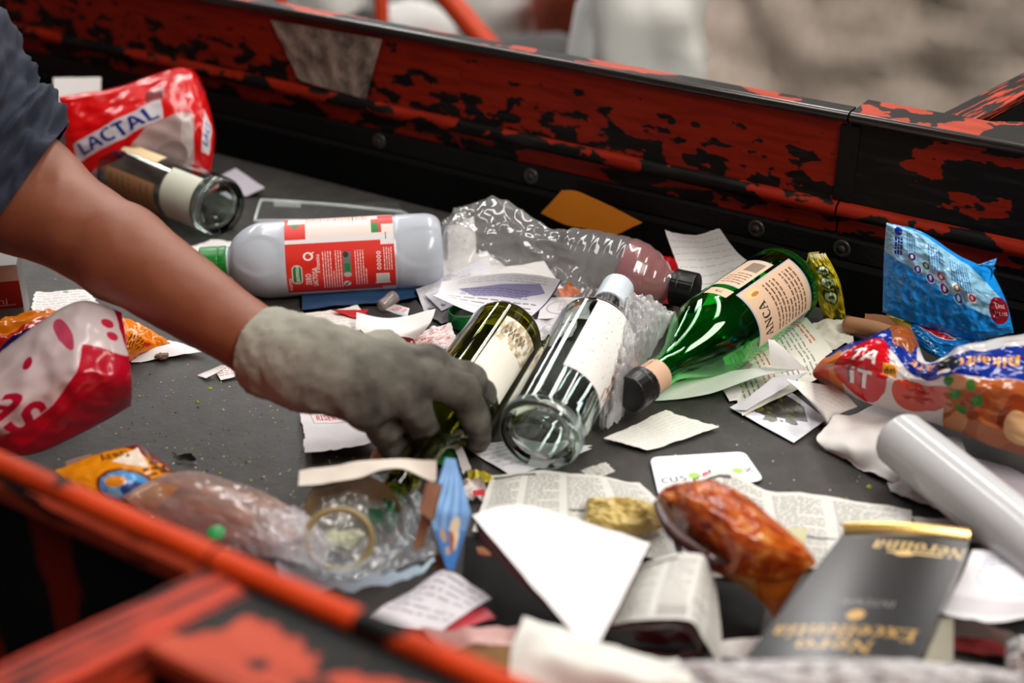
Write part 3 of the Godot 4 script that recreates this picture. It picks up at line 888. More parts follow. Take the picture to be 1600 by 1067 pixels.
func milk_bottle() -> void:
	var a := at(690, 391, 0.0400)      # base
	var b := at(313, 412, 0.0375)      # cap end
	var L := a.distance_to(b)
	var t := thing("milk_bottle", Vector3((a.x + b.x) / 2, 0, (a.z + b.z) / 2), "white plastic milk bottle with red label and green cap lying on its side", "bottle")
	var R := 0.0400
	var prof := [Vector2(0.004, 0.0001), Vector2(0.003, R * 0.5), Vector2(0.0, R * 0.72)]
	for k in range(1, 9):
		var an := PI / 2 * k / 8.0
		prof.append(Vector2(0.018 * (1 - cos(an)), R * (0.72 + 0.28 * sin(an))))
	prof.append_array([Vector2(L * 0.1, R), Vector2(L * 0.185, R), Vector2(L * 0.19, R * 0.985), Vector2(L * 0.195, R * 0.985), Vector2(L * 0.2, R * 0.992), Vector2(L * 0.4, R * 0.992), Vector2(L * 0.645, R * 0.992), Vector2(L * 0.65, R), Vector2(L * 0.72, R)])
	for k in range(1, 13):
		var x := k / 12.0
		prof.append(Vector2(L * lerpf(0.72, 0.875, x), R * (0.40 + 0.60 * pow(cos(x * PI / 2), 0.62))))
	prof.append_array([Vector2(L * 0.885, R * 0.39), Vector2(L * 0.90, R * 0.39), Vector2(L * 0.98, R * 0.37), Vector2(L * 0.98, 0.0001)])
	var soft := func(ph: float, tt: float) -> float:
		var q: float = 1.0 + 0.022 * cos(ph * 4.0) * smoothstep(0.0, 0.03, tt) * (1.0 - smoothstep(L * 0.74, L * 0.86, tt))
		var dx: float = (tt - L * 0.755) / 0.026
		var dp: float = wrapf(ph + 1.0, -PI, PI) / 0.55
		var dx2: float = (tt - L * 0.075) / 0.032
		if dx * dx + dp * dp < 1.0: q -= 0.030 * minf(1.0, (1.0 - dx * dx - dp * dp) * 5.0)
		elif dx2 * dx2 + dp * dp < 1.0: q -= 0.025 * minf(1.0, (1.0 - dx2 * dx2 - dp * dp) * 5.0)
		return q
	var full := []
	for k in prof.size() - 1:
		var cuts := maxi(1, int(prof[k].distance_to(prof[k + 1]) / 0.004))
		for j in cuts: full.append(prof[k].lerp(prof[k + 1], float(j) / cuts))
	full.append(prof[-1])
	put("body", lathe(a, b, full, 96, UP, [0, TAU], soft), mat(c8(190, 197, 208), 0.2), t)
	put("cap", lathe(b + (a - b) * 0.107, b, cap_prof(L * 0.107, 0.0172), 96, UP, [0, TAU], ribbed(48, 0.006)), mat(c8(10, 120, 38), 0.35), t)
	# the print wraps the middle; down the picture = towards the base
	var p := Print.new(1024, 640, c8(232, 230, 232))
	rng.seed = 21
	var red := c8(222, 36, 18)
	var wht := c8(245, 240, 236)
	p.box(40, 0, 455, 640, red)
	p.box(40, 560, 30, 80, c8(232, 230, 232)); p.box(455, 560, 40, 80, c8(232, 230, 232))
	# front panel
	for k in 2: p.oval(195 + k * 100, 62, 32, 30, c8(240, 240, 236))
	p.box(195, 32, 100, 60, c8(240, 240, 236))
	for k in 2: p.oval(195 + k * 100, 62, 26, 25, c8(10, 120, 50))
	p.box(195, 37, 100, 50, c8(10, 120, 50))
	p.text(245, 62, "Spumosa", font_bold, 34, wht)
	p.text(150, 20, "0% LACTOSE", font_bold, 24, wht)
	p.text(200, 128, "ZERO", font_bold, 44, wht); p.text(215, 166, "LACTOSA", font_bold, 40, wht)
	p.oval(390, 132, 34, 30, wht); p.oval(390, 132, 22, 18, red); p.line(Vector2(400, 142), Vector2(422, 166), 9, wht)
	p.text(330, 188, "è Vitamina", font_bold, 28, wht)
	p.words(95, 215, 330, 8, 15, wht, rng, 0.36)
	p.box(230, 335, 180, 46, c8(110, 116, 112)); p.oval(230, 358, 22, 23, c8(180, 190, 186)); p.box(250, 340, 70, 36, c8(20, 130, 70)); p.oval(390, 352, 24, 16, c8(40, 44, 46)); p.oval(140, 352, 30, 22, c8(235, 235, 230)); p.oval(132, 348, 12, 9, c8(30, 30, 30)); p.oval(152, 360, 8, 7, c8(30, 30, 30))
	p.words(120, 405, 300, 5, 15, wht, rng, 0.36)
	p.box(130, 525, 95, 78, wht); p.box(120, 518, 12, 92, wht); p.box(140, 530, 75, 68, c8(222, 218, 214))
	for k in 5: p.oval(270 + k * 30, 545, 13, 13, wht); p.oval(270 + k * 30, 545, 7, 7, red)
	p.words(250, 575, 180, 4, 14, wht, rng, 0.36)
	# back panel
	p.box(540, 0, 330, 640, c8(238, 220, 214))
	p.box(530, 0, 160, 122, red); p.box(610, 0, 262, 100, red)
	p.box(640, 40, 50, 40, c8(10, 120, 50)); p.box(690, 20, 160, 80, c8(246, 226, 220))
	p.box(560, 510, 150, 60, red); p.box(560, 510, 100, 42, c8(10, 130, 50)); p.box(640, 550, 140, 90, red)
	p.words(700, 130, 150, 28, 13, c8(206, 130, 120), rng, 0.4)
	for k in 9: p.line(Vector2(690, 130 + k * 42), Vector2(860, 130 + k * 42), 2, c8(200, 90, 80))
	p.box(690, 400, 170, 8, c8(20, 130, 60))
	p.box(500, 590, 60, 5, c8(60, 60, 60))
	band(a, b, L * 0.20, L * 0.642, R, UP, [deg_to_rad(-137.6), deg_to_rad(56.0)], mat(Color.WHITE, 0.4, {"tex": p}), t, "label", func(tt): return R * 0.9990, func(ph, tt): return 1.0 + 0.022 * cos(ph * 4.0))

func soda_bottle() -> void:
	var a := at(708, 372, 0.045)
	var b := at(1084, 455, 0.040)
	var L := a.distance_to(b)
	var t := thing("plastic_bottle", Vector3((a.x + b.x) / 2, 0, (a.z + b.z) / 2), "crushed clear plastic bottle with black cap and dark red dregs lying near the far rail", "bottle")
	var keys := [[0.0, 0.0001], [0.0, 0.02], [0.01, 0.031], [0.04, 0.038], [0.09, 0.042], [0.14, 0.045], [0.2, 0.044], [0.26, 0.038], [0.33, 0.031], [0.40, 0.028], [0.46, 0.030], [0.52, 0.037], [0.56, 0.0395], [0.60, 0.040], [0.66, 0.040], [0.74, 0.0395], [0.79, 0.037], [0.83, 0.032], [0.87, 0.024], [0.90, 0.0155], [0.93, 0.0135], [0.99, 0.0135], [0.99, 0.0001]]
	var prof := []
	for k in 121:
		var x := k / 120.0
		for j in keys.size() - 1:
			if x >= keys[j][0] and x <= keys[j + 1][0] and keys[j + 1][0] > keys[j][0]:
				var q: float = smoothstep(0.0, 1.0, (x - keys[j][0]) / (keys[j + 1][0] - keys[j][0]))
				var r: float = lerpf(keys[j][1], keys[j + 1][1], q)
				for g in [0.56, 0.615, 0.67, 0.725]:
					r -= 0.0016 * exp(-pow((x - g) / 0.007, 2))
				prof.append(Vector2(x * L, r)); break
	prof.push_front(Vector2(0, 0.0001)); prof.append(Vector2(L * 0.99, 0.0001))
	var dent := func(ph: float, tt: float) -> float:
		var x: float = tt / L
		var k: float = smoothstep(0.02, 0.1, x) * (1.0 - smoothstep(0.42, 0.6, x))
		return 1.0 + k * (noise_ridge.get_noise_3d(cos(ph) * 1.1, sin(ph) * 1.1, tt * 12.0) * 0.20 + noise_soft.get_noise_3d(cos(ph) * 3.0, sin(ph) * 3.0, tt * 60.0) * 0.015) + 0.02 * noise_soft.get_noise_3d(cos(ph) * 2.0, sin(ph) * 2.0, tt * 30.0)
	put("body", lathe(a, b, prof, 96, UP, [0, TAU], dent), pane(c8(240, 240, 242), 0.13, 0.05), t)
	var dregs := []
	for k in 13:
		var x := lerpf(0.735, 0.90, k / 12.0)
		for j in keys.size() - 1:
			if x >= keys[j][0] and x <= keys[j + 1][0]: dregs.append(Vector2(x * L, lerpf(keys[j][1], keys[j + 1][1], smoothstep(0.0, 1.0, (x - keys[j][0]) / (keys[j + 1][0] - keys[j][0]))) - 0.0012)); break
	dregs.push_front(Vector2(0.735 * L, 0.0001))
	put("red_residue", lathe(a, b, dregs, 48), pane(c8(140, 8, 26), 0.78, 0.2), t)
	put("cap", lathe(a + (b - a) * 0.925, b, cap_prof(L * 0.085, 0.0185), 96, UP, [0, TAU], ribbed(40, 0.012)), M.black_plastic, t)

# ---------------------------------------------------------------- the worker's arm
func person() -> void:
	var P := func(x, y, h): return at(x, y, h)
	var wrist: Vector3 = P.call(415, 548, 0.100)
	var elbow := deep(25, 296, 1.275)
	var mid := elbow.lerp(wrist, 0.45) + Vector3(0, 0.004, 0)
	var shoulder := deep(-330, -40, 1.16)
	var t := thing("person", Vector3(shoulder.x, 0, shoulder.z), "worker in dark blue sleeve and grey knitted glove, bare forearm reaching in from the left", "person")
	var skin := mat(c8(138, 80, 55), 0.45)
	skin.subsurf_scatter_enabled = true; skin.subsurf_scatter_strength = 0.12
	skin.heightmap_enabled = true; skin.heightmap_texture = M.wool; skin.heightmap_scale = 0.03; skin.uv1_triplanar = true; skin.uv1_scale = Vector3.ONE * 14.0
	var hand_in: Vector3 = P.call(520, 585, 0.098)
	var up := UP * 0.010
	put("arm", flesh([[elbow, mid, 0.048, 0.0415, 0.03], [mid, wrist, 0.0415, 0.0262, 0.008], [mid + up, wrist + up * 0.6, 0.026, 0.019, 0.02], [wrist, hand_in, 0.022, 0.016, 0.02], [deep(-150, 140, 1.22), elbow, 0.058, 0.047, 0.04], [shoulder, deep(-150, 140, 1.22), 0.066, 0.058, 0.04]], 0.006, 0.03, 0.0015, 22.0), skin, t)
	# glove
	var W: Vector3 = P.call(412, 546, 0.100)
	var W2: Vector3 = P.call(470, 568, 0.100)
	var k1: Vector3 = P.call(572, 640, 0.078)    # knuckles, little finger to index finger
	var k2: Vector3 = P.call(618, 612, 0.092)
	var k3: Vector3 = P.call(655, 588, 0.098)
	var k4: Vector3 = P.call(672, 570, 0.094)
	var heel: Vector3 = P.call(500, 575, 0.098)
	var b := [[W, W + (W2 - W) * 0.12, 0.0325, 0.0320, 0.006], [W, W2, 0.0315, 0.030, 0.02], [W2, heel, 0.030, 0.027, 0.03]]
	for k in [k1, k2, k3, k4]: b.append([heel, k, 0.024, 0.0155, 0.022])
	b.append([k1, k4, 0.0135, 0.0135, 0.014])
	for f in [[k1, [600, 672, 0.052], [622, 708, 0.016], 0.0125], [k2, [652, 645, 0.068], [667, 708, 0.018], 0.0130], [k3, [722, 610, 0.078], [748, 688, 0.022], 0.0135], [k4, [735, 592, 0.070], [758, 632, 0.040], 0.0125]]:
		var m2: Vector3 = P.call(f[1][0], f[1][1], f[1][2])
		var m3: Vector3 = P.call(f[2][0], f[2][1], f[2][2])
		b.append([f[0], m2, 0.0140, f[3], 0.005])
		var bend: Vector3 = m2.lerp(m3, 0.5) + (m2 - f[0]).normalized() * 0.004
		b.append([m2, bend, f[3], f[3] * 0.95, 0.006])
		b.append([bend, m3, f[3] * 0.95, f[3] * 0.82, 0.006])
	var th1: Vector3 = P.call(600, 548, 0.080)
	var th2: Vector3 = P.call(690, 585, 0.058)
	b.append([heel, th1, 0.022, 0.017, 0.02]); b.append([th1, th2, 0.0155, 0.0135, 0.01]); b.append([th2, P.call(735, 640, 0.040), 0.0135, 0.011, 0.006])
	var g := flesh(b, 0.003, 0.012, 0.0026, 38.0)
	var cuff: Vector3 = (W2 - W).normalized()
	for i in g.v.size():
		var p: Vector3 = g.v[i]
		var d := (p - W).dot(cuff)
		var rib := sin(d * 700.0 + noise_soft.get_noise_2d(p.z * 20.0, p.y * 20.0)) * 0.0005 + noise_soft.get_noise_3d(d * 60.0, p.y * 12.0, p.z * 4.0) * 0.0014 if d < 0.075 else 0.0
		g.v[i] = p + g.n[i] * rib - cuff * minf(d - 0.003, 0.0)      # the cuff ends in a straight hem
		var dirt := clampf((d - 0.03) * 8.5, 0.0, 0.82) + noise_soft.get_noise_3d(p.x * 30, p.y * 30, p.z * 30) * 0.28
		g.c.append(c8(164, 161, 149).srgb_to_linear().lerp(c8(46, 42, 39).srgb_to_linear(), clampf(dirt, 0, 1)))
	var gm := mat(Color.WHITE, 0.95, {"vc": true, "bump": M.weave, "relief": 0.05, "scale": 12.0})
	put("glove", g, gm, t)
	# sleeve of a T-shirt: a wide cloth tube with an open hem
	var cloth := mat(c8(36, 42, 60), 0.9, {"bump": M.weave, "relief": 0.05, "scale": 10.0})
	var line := [deep(38, 292, 1.27), deep(-40, 240, 1.255), deep(-150, 140, 1.22), shoulder]
	var sleeve := func(u: float, w: float, k: float) -> Vector3:
		var c := spline(line, w)
		var ax := (spline(line, minf(w + 0.02, 1.0)) - spline(line, maxf(w - 0.02, 0.0))).normalized()
		var side := ax.cross(Vector3(0, 0, 1)).normalized()
		var s2 := ax.cross(side)
		var ph := u * TAU
		var r := lerpf(0.067, 0.10, smoothstep(0.0, 0.8, w)) + noise_soft.get_noise_3d(cos(ph) * 1.2, sin(ph) * 1.2, w * 4.0) * 0.016 + noise_ridge.get_noise_3d(cos(ph) * 0.9, sin(ph) * 0.9, w * 5.0) * 0.010
		return c + (side * cos(ph) + s2 * sin(ph)) * r * k
	var wall := []
	wall.append(grid(64, 50, func(u, w): return sleeve.call(u, w, 1.0), false, true))
	wall.append(grid(64, 50, func(u, w): return sleeve.call(u, w, 0.975), true, true))
	wall.append(grid(64, 2, func(u, w): return sleeve.call(u, 0.0, 1.0 - 0.025 * w), true, true))
	put("sleeve", cat(wall), cloth, t)
	var chest := shoulder + Vector3(-0.22, -0.10, 0.06)
	put("shirt", flesh([[shoulder, chest, 0.105, 0.13], [chest, chest + Vector3(0.02, -0.62, 0.05), 0.15, 0.15], [chest + Vector3(-0.06, 0.02, 0.12), chest + Vector3(-0.02, -0.6, 0.2), 0.13, 0.14]], 0.02, 0.06), cloth, t)

# ---------------------------------------------------------------- rubbish
func v(x: float, y: float, h: float) -> Vector3:
	return Vector3(x, y, h)

func printed(w: int, h: int, bg: Color, ink: Color, sd: int, step := 14.0, down := false, cols := 1, tall := 0.35) -> Print:
	var p := Print.new(w, h, bg)
	rng.seed = sd
	for c in cols:
		var x0: float = w * (0.06 + c * 0.92 / cols)
		if down: p.words(x0, h * 0.07, h * 0.86, int(w * 0.86 / cols / step), step, ink, rng, tall, true)
		else: p.words(x0, h * 0.08, w * 0.92 / cols - w * 0.04, int(h * 0.86 / step), step, ink, rng, tall)
	return p

func left_rubbish() -> void:
	# red bag
	var p := Print.new(512, 384, c8(206, 14, 16))
	p.poly([Vector2(60, 384), Vector2(110, 330), Vector2(190, 300), Vector2(250, 215), Vector2(330, 180), Vector2(385, 178), Vector2(392, 384)], c8(176, 150, 148))
	p.oval(360, 250, 26, 60, c8(200, 186, 182)); p.oval(310, 300, 50, 40, c8(150, 128, 126))
	p.poly([Vector2(48, 235), Vector2(286, 128), Vector2(290, 196), Vector2(52, 305)], c8(196, 190, 196))
	p.text(170, 216, "LACTAL", font_bold, 64, c8(24, 34, 110), -0.42)
	p.text(190, 280, "LS", font_bold, 40, c8(24, 34, 110), -0.42)
	p.text(300, 120, "multilatte", font_plain, 26, c8(226, 150, 150), -0.3)
	p.box(250, 96, 40, 40, c8(110, 10, 14)); p.text(330, 92, "ACTL", font_plain, 22, c8(226, 150, 150), -0.1)
	p.poly([Vector2(440, 180), Vector2(452, 130), Vector2(476, 150), Vector2(500, 170), Vector2(486, 300), Vector2(430, 290)], c8(216, 210, 214))
	p.text(462, 220, "LACT", font_bold, 42, c8(24, 50, 150), -1.35)
	p.box(432, 20, 60, 18, c8(70, 20, 50))
	var m := mat(Color.WHITE, 0.22, {"tex": p})
	bag("snack_bag", "crumpled glossy red bag standing behind the clear glass bottle at upper left", "bag", [v(92, 150, 1.74), v(180, 138, 1.75), v(288, 106, 1.77), v(320, 142, 1.74), v(100, 215, 1.73), v(185, 205, 1.72), v(294, 190, 1.71), v(335, 208, 1.70), v(112, 283, 1.735), v(190, 287, 1.72), v(292, 285, 1.70), v(329, 266, 1.695)], m, {"cols": 4, "t": 0.018, "wr": 0.005, "wf": 11.0, "seed": 1, "back": 0.8})
	paper("carton", "plain white card standing behind the red bag", "card", [v(83, 121, 1.84), v(158, 121, 1.84), v(156, 200, 1.82), v(85, 200, 1.82)], M.white, {"t": 0.0012, "wr": 0.0004})
	paper("card", "small lilac-white card beside the base of the back clear bottle", "card", [v(338, 277, 0.004), v(368, 262, 0.012), v(414, 294, 0.012), v(384, 306, 0.003)], mat(c8(206, 200, 214), 0.6), {"t": 0.0008, "wr": 0.0006, "seed": 2})
	# clear tray behind the milk bottle
	var tray := thing("clear_tray", at(510, 345, 0), "clear plastic punnet with a small label behind the milk bottle", "tray")
	var tm := pane(c8(220, 228, 226), 0.09, 0.05)
	var q := [at(404, 350, 0.001), at(650, 352, 0.001), at(620, 316, 0.001), at(412, 318, 0.001)]
	var q2 := [at(398, 345, 0.022), at(655, 349, 0.022), at(628, 331, 0.022), at(408, 312, 0.026)]
	var hull := []
	for k in 4:
		var a0: Vector3 = q[k]
		var a1: Vector3 = q[(k + 1) % 4]
		var b0: Vector3 = q2[k]
		var b1: Vector3 = q2[(k + 1) % 4]
		hull.append(grid(16, 6, func(u, w): return a0.lerp(a1, u).lerp(b0.lerp(b1, u), w) + UP * noise_soft.get_noise_3d(u * 6, w * 4, k) * 0.002))
	hull.append(grid(12, 6, func(u, w): return (q[0] as Vector3).lerp(q[1], u).lerp((q[3] as Vector3).lerp(q[2], u), w)))
	put("hull", cat(hull), tm, tray)
	var rim := []
	for k in 5: rim.append(q2[k % 4])
	for k in 4: put("rim", tube([rim[k], (rim[k] + rim[k + 1]) / 2 + UP * 0.0015, rim[k + 1]], [0.0018, 0.0018], 8, 6), pane(c8(235, 250, 245), 0.35, 0.1), tray)
	put("label", solid(6, 4, func(u, w): return at(428 + u * 42, 312 + u * 2 + w * 10, 0.024 - w * 0.004), 0.0003), mat(c8(150, 152, 156), 0.5), tray)
	paper("paper_sheet", "white paper scrap under the green cap of the milk bottle", "paper", [v(292, 388, 0.004), v(330, 374, 0.006), v(392, 380, 0.006), v(340, 402, 0.002)], M.white, {"jag": 0.04, "seed": 3})
	# things under the forearm, far left
	var card := Print.new(192, 192, c8(200, 198, 198))
	card.box(0, 70, 192, 122, c8(150, 16, 24)); card.text(110, 160, "wiini", font_plain, 36, c8(240, 220, 220)); card.box(60, 176, 110, 3, c8(230, 210, 210))
	var bx := thing("carton", at(5, 440, 0), "grey and red carton cut by the left edge of the view", "carton")
	var cb := Basis(UP, 0.22)
	put("box", block(at(-12, 452, 0.035), Vector3(0.030, 0.034, 0.022), cb, 0.002), mat(c8(126, 124, 124), 0.6), bx)
	put("front_panel", solid(8, 8, func(u, w): return at(-12, 452, 0.035) + cb * Vector3(lerpf(-0.030, 0.030, u), lerpf(0.034, -0.012, w), 0.0226), 0.0006), mat(Color.WHITE, 0.45, {"tex": card}), bx)
	paper("cardboard_scrap", "crumpled brown cardboard scrap at the far left below the red carton", "cardboard", [v(-20, 455, 0.020), v(28, 448, 0.026), v(30, 492, 0.004), v(-20, 505, 0.003)], mat(c8(124, 102, 82), 0.85), {"t": 0.002, "wr": 0.006, "wf": 60.0, "seed": 4})
	paper("sweet_wrapper", "small pale yellow wrapper beneath the sleeve at far left", "wrapper", [v(4, 380, 0.004), v(26, 378, 0.010), v(30, 392, 0.004), v(10, 398, 0.002)], mat(c8(206, 200, 120), 0.4), {"wr": 0.004, "wf": 80.0, "seed": 5})
	paper("plastic_scrap", "small white plastic flat beside the brown cardboard scrap", "lid", [v(28, 492, 0.006), v(48, 489, 0.006), v(50, 500, 0.004), v(30, 503, 0.004)], M.white, {"t": 0.004})
	var note := printed(256, 192, c8(232, 230, 228), c8(190, 186, 186), 5, 20.0)
	note.box(140, 8, 22, 8, c8(70, 70, 74))
	paper("paper_sheet", "white index card behind the crimson and white bag", "paper", [v(54, 455, 0.004), v(135, 451, 0.006), v(165, 490, 0.005), v(46, 494, 0.003)], mat(Color.WHITE, 0.75, {"tex": note}), {"jag": 0.03, "t": 0.0006, "seed": 6})
	# orange snack bag
	p = Print.new(640, 256, c8(240, 130, 14))
	p.oval(190, 150, 210, 70, c8(196, 40, 24), -0.3); p.oval(190, 165, 205, 62, c8(34, 30, 92), -0.3)
	p.text(150, 170, "Lino", font_serif, 84, c8(244, 240, 236), -0.3); p.text(250, 90, "ORIGINAL", font_plain, 22, c8(220, 214, 226), -0.3)
	rng.seed = 9
	p.words(520, 120, 70, 7, 15, c8(120, 60, 10), rng, 0.5, true); p.oval(610, 130, 14, 22, c8(206, 40, 20))
	bag("snack_bag", "orange and navy snack bag lying flat behind the crimson bag", "bag", [v(-30, 512, 0.02), v(60, 490, 0.028), v(180, 497, 0.022), v(266, 536, 0.008), v(-40, 560, 0.014), v(60, 545, 0.02), v(170, 535, 0.02), v(236, 545, 0.008), v(-45, 620, 0.004), v(60, 600, 0.006), v(160, 585, 0.006), v(204, 562, 0.004)], mat(Color.WHITE, 0.18, {"tex": p}), {"cols": 4, "t": 0.012, "wr": 0.006, "wf": 26.0, "seed": 7})
	paper("paper_sheet", "white paper with a crumb of dirt under the orange bag", "paper", [v(190, 548, 0.003), v(262, 530, 0.006), v(322, 548, 0.006), v(204, 566, 0.002)], mat(c8(234, 230, 232), 0.7), {"jag": 0.02, "bow": 0.004, "seed": 8})
	var crumb := at(250, 556, 0.004)
	tag(put("dirt_clump", flesh([[crumb, crumb + Vector3(0.006, 0.001, 0.001), 0.003, 0.0028], [crumb + Vector3(0.003, 0, 0.003), crumb + Vector3(-0.003, 0.001, 0.002), 0.003, 0.002]], 0.0012, 0.002, 0.002, 400.0), mat(c8(128, 108, 96), 0.95)), "tiny brown clump of dirt on the white paper under the orange bag", "dirt")
	# crimson bag
	p = Print.new(512, 512, c8(176, 8, 36))
	p.poly([Vector2(0, 0), Vector2(460, 0), Vector2(512, 30), Vector2(512, 180), Vector2(420, 170), Vector2(350, 160), Vector2(330, 240), Vector2(250, 330), Vector2(120, 390), Vector2(0, 420)], c8(206, 190, 192))
	p.poly([Vector2(470, 0), Vector2(512, 0), Vector2(512, 170), Vector2(490, 90)], c8(176, 8, 46))
	p.text(150, 300, "as", font_bold, 190, c8(176, 16, 50), 0.75, 0.9)
	p.oval(285, 110, 22, 70, c8(190, 70, 96), -0.5); p.oval(170, 150, 14, 20, c8(176, 16, 50)); p.oval(440, 80, 22, 16, c8(190, 40, 66)); p.oval(455, 120, 22, 14, c8(190, 40, 66))
	p.text(90, 360, "n.Ban", font_plain, 40, c8(186, 90, 110), 0.9)
	p.poly([Vector2(230, 512), Vector2(512, 440), Vector2(512, 512)], c8(170, 20, 80))
	bag("carrier_bag", "crimson and white plastic bag slumped at the left edge before the orange bag", "bag", [v(-60, 600, 1.215), v(50, 512, 1.215), v(125, 470, 1.215), v(190, 488, 1.21), v(-60, 650, 1.19), v(50, 610, 1.18), v(135, 580, 1.17), v(205, 585, 1.18), v(-60, 700, 1.22), v(40, 712, 1.20), v(130, 676, 1.21), v(205, 634, 1.225)], mat(Color.WHITE, 0.22, {"tex": p}), {"cols": 4, "t": 0.014, "wr": 0.005, "wf": 12.0, "seed": 11, "back": 0.3})
	var rc := printed(96, 64, c8(234, 232, 230), c8(190, 120, 120), 7, 12.0)
	paper("receipt", "tiny folded white receipt on the bare belt below the forearm", "paper", [v(308, 585, 0.002), v(345, 570, 0.010), v(358, 572, 0.008), v(322, 592, 0.002)], M.white, {"seed": 12, "n": 8})
	paper("receipt", "tiny printed receipt touching the folded receipt below the wrist", "paper", [v(334, 576, 0.004), v(372, 572, 0.006), v(378, 586, 0.003), v(345, 594, 0.002)], mat(Color.WHITE, 0.75, {"tex": rc}), {"seed": 13, "n": 8})
	# sheet under the glove
	var red := Print.new(256, 160, c8(238, 234, 236))
	red.line(Vector2(40, 0), Vector2(50, 60), 3, c8(200, 120, 110)); red.box(48, 58, 180, 3, c8(200, 150, 140)); red.text(140, 36, "RISERVATO", font_bold, 30, c8(206, 70, 56)); red.box(60, 10, 150, 3, c8(206, 90, 80))
	paper("paper_sheet", "white form with red heading sticking out under the glove", "paper", [v(468, 640, 0.006), v(560, 640, 0.010), v(598, 690, 0.012), v(478, 708, 0.008)], mat(Color.WHITE, 0.75, {"tex": red}), {"jag": 0.03, "t": 0.0006, "seed": 14})

func middle_rubbish() -> void:
	paper("plastic_sleeve", "dark blue plastic strip under the red label of the milk bottle", "plastic", [v(472, 452, 0.010), v(690, 436, 0.012), v(672, 464, 0.006), v(472, 484, 0.004)], mat(c8(40, 74, 112), 0.4), {"t": 0.003, "wr": 0.0015, "seed": 20})
	var pr := printed(256, 192, c8(232, 228, 224), c8(196, 186, 180), 21, 16.0, false, 1, 0.15)
	var env := thing("envelope", at(510, 510, 0), "white window envelope with tan opening behind the glove", "envelope")
	put("sheet", sheet_shape([v(455, 492, 0.006), v(560, 478, 0.008), v(600, 545, 0.008), v(430, 548, 0.006)], {"jag": 0.02, "seed": 21, "t": 0.0008}), mat(Color.WHITE, 0.75, {"tex": pr}), env)
	put("window", sheet_shape([v(463, 508, 0.0085), v(512, 508, 0.0085), v(505, 528, 0.0085), v(464, 522, 0.0085)], {"seed": 22, "n": 6, "wr": 0.0004}), mat(c8(192, 164, 132), 0.7), env)
	paper("paper_scrap", "flat red paper triangle between the blue strip and the window envelope", "paper", [v(518, 484, 0.010), v(576, 482, 0.010), v(566, 496, 0.011), v(548, 494, 0.011)], mat(c8(192, 24, 30), 0.55), {"seed": 23, "n": 8})
	# folded white paper with a chip on it
	paper("paper_sheet", "creased blank white paper folded up at its right corner, in front of the milk bottle", "paper", [v(557, 488, 0.022), v(610, 497, 0.018), v(681, 482, 0.034), v(556, 512, 0.016), v(625, 515, 0.022), v(672, 505, 0.030), v(552, 534, 0.010), v(622, 526, 0.020), v(650, 530, 0.012)], M.white, {"cols": 3, "wr": 0.0006, "seed": 24})
	var chip := at(563, 521, 0.0165)
	tag(put("plastic_chip", block(chip, Vector3(0.0026, 0.0018, 0.0036), Basis(Vector3(0.3, 1, 0.2).normalized(), 0.6), 0.0005), mat(c8(34, 44, 46), 0.5)), "tiny black plastic chip on the creased white paper", "chip")
	var rw := Print.new(256, 160, c8(226, 216, 216))
	rng.seed = 26
	rw.words(20, 20, 210, 9, 14, c8(216, 140, 134), rng, 0.4); rw.box(60, 50, 150, 60, c8(226, 200, 198)); rw.words(70, 58, 130, 4, 12, c8(200, 90, 86), rng, 0.4)
	paper("wrapper", "white foil wrapper with red print left of the olive bottle", "wrapper", [v(640, 524, 0.008), v(702, 505, 0.010), v(716, 540, 0.014), v(640, 556, 0.006)], mat(Color.WHITE, 0.35, {"tex": rw}), {"wr": 0.004, "wf": 50.0, "seed": 26, "jag": 0.03})
	var ft := Print.new(192, 96, c8(190, 22, 26))
	ft.text(100, 60, "MIXGATO", font_bold, 30, c8(236, 150, 140)); ft.box(0, 74, 192, 22, c8(236, 226, 226))
	paper("leaflet", "red and white leaflet corner under the creased white paper", "paper", [v(600, 534, 0.006), v(640, 520, 0.012), v(655, 545, 0.008), v(590, 550, 0.004)], mat(Color.WHITE, 0.5, {"tex": ft}), {"seed": 27, "n": 10})
	paper("leaflet", "white leaflet corner between the glove and the red print wrapper", "paper", [v(560, 540, 0.004), v(618, 532, 0.006), v(672, 558, 0.008), v(600, 566, 0.004)], mat(c8(224, 222, 224), 0.7), {"seed": 28, "n": 10, "jag": 0.03})
	var vial := at(596, 478, 0.008)
	var vb := at(610, 468, 0.010)
	tag(put("vial", lathe(vial, vb, [Vector2(0, 0.0001), Vector2(0, 0.0062), Vector2(0.012, 0.0062), Vector2(0.013, 0.007), Vector2(0.02, 0.007), Vector2(0.021, 0.004), Vector2(0.021, 0.0001)], 28), pane(c8(206, 190, 184), 0.35, 0.15)), "small clear plastic vial lying under the milk bottle beside the red print scrap", "vial")
	var yc := Print.new(128, 96, c8(226, 222, 224))
	yc.text(66, 36, "YEKA", font_bold, 40, c8(212, 70, 60), 0.2); yc.text(74, 70, "Leda", font_bold, 30, c8(212, 90, 80), 0.2); yc.oval(10, 70, 20, 30, c8(180, 206, 226))
	paper("paper_scrap", "curled white scrap with red lettering beside the clear vial", "paper", [v(602, 484, 0.010), v(616, 474, 0.018), v(640, 481, 0.016), v(636, 496, 0.012)], mat(Color.WHITE, 0.6, {"tex": yc}), {"seed": 29, "n": 10})
	# sheaf of bills
	var bill := Print.new(384, 256, c8(226, 226, 234))
	rng.seed = 31
	for k in 5: bill.line(Vector2(20, 40 + k * 44), Vector2(360, 40 + k * 44), 2, c8(150, 150, 162))
	bill.words(30, 60, 250, 9, 20, c8(140, 140, 158), rng, 0.2)
	bill.text(90, 200, "21.90", font_plain, 30, c8(60, 60, 70))
	var bm := mat(Color.WHITE, 0.6, {"tex": bill})
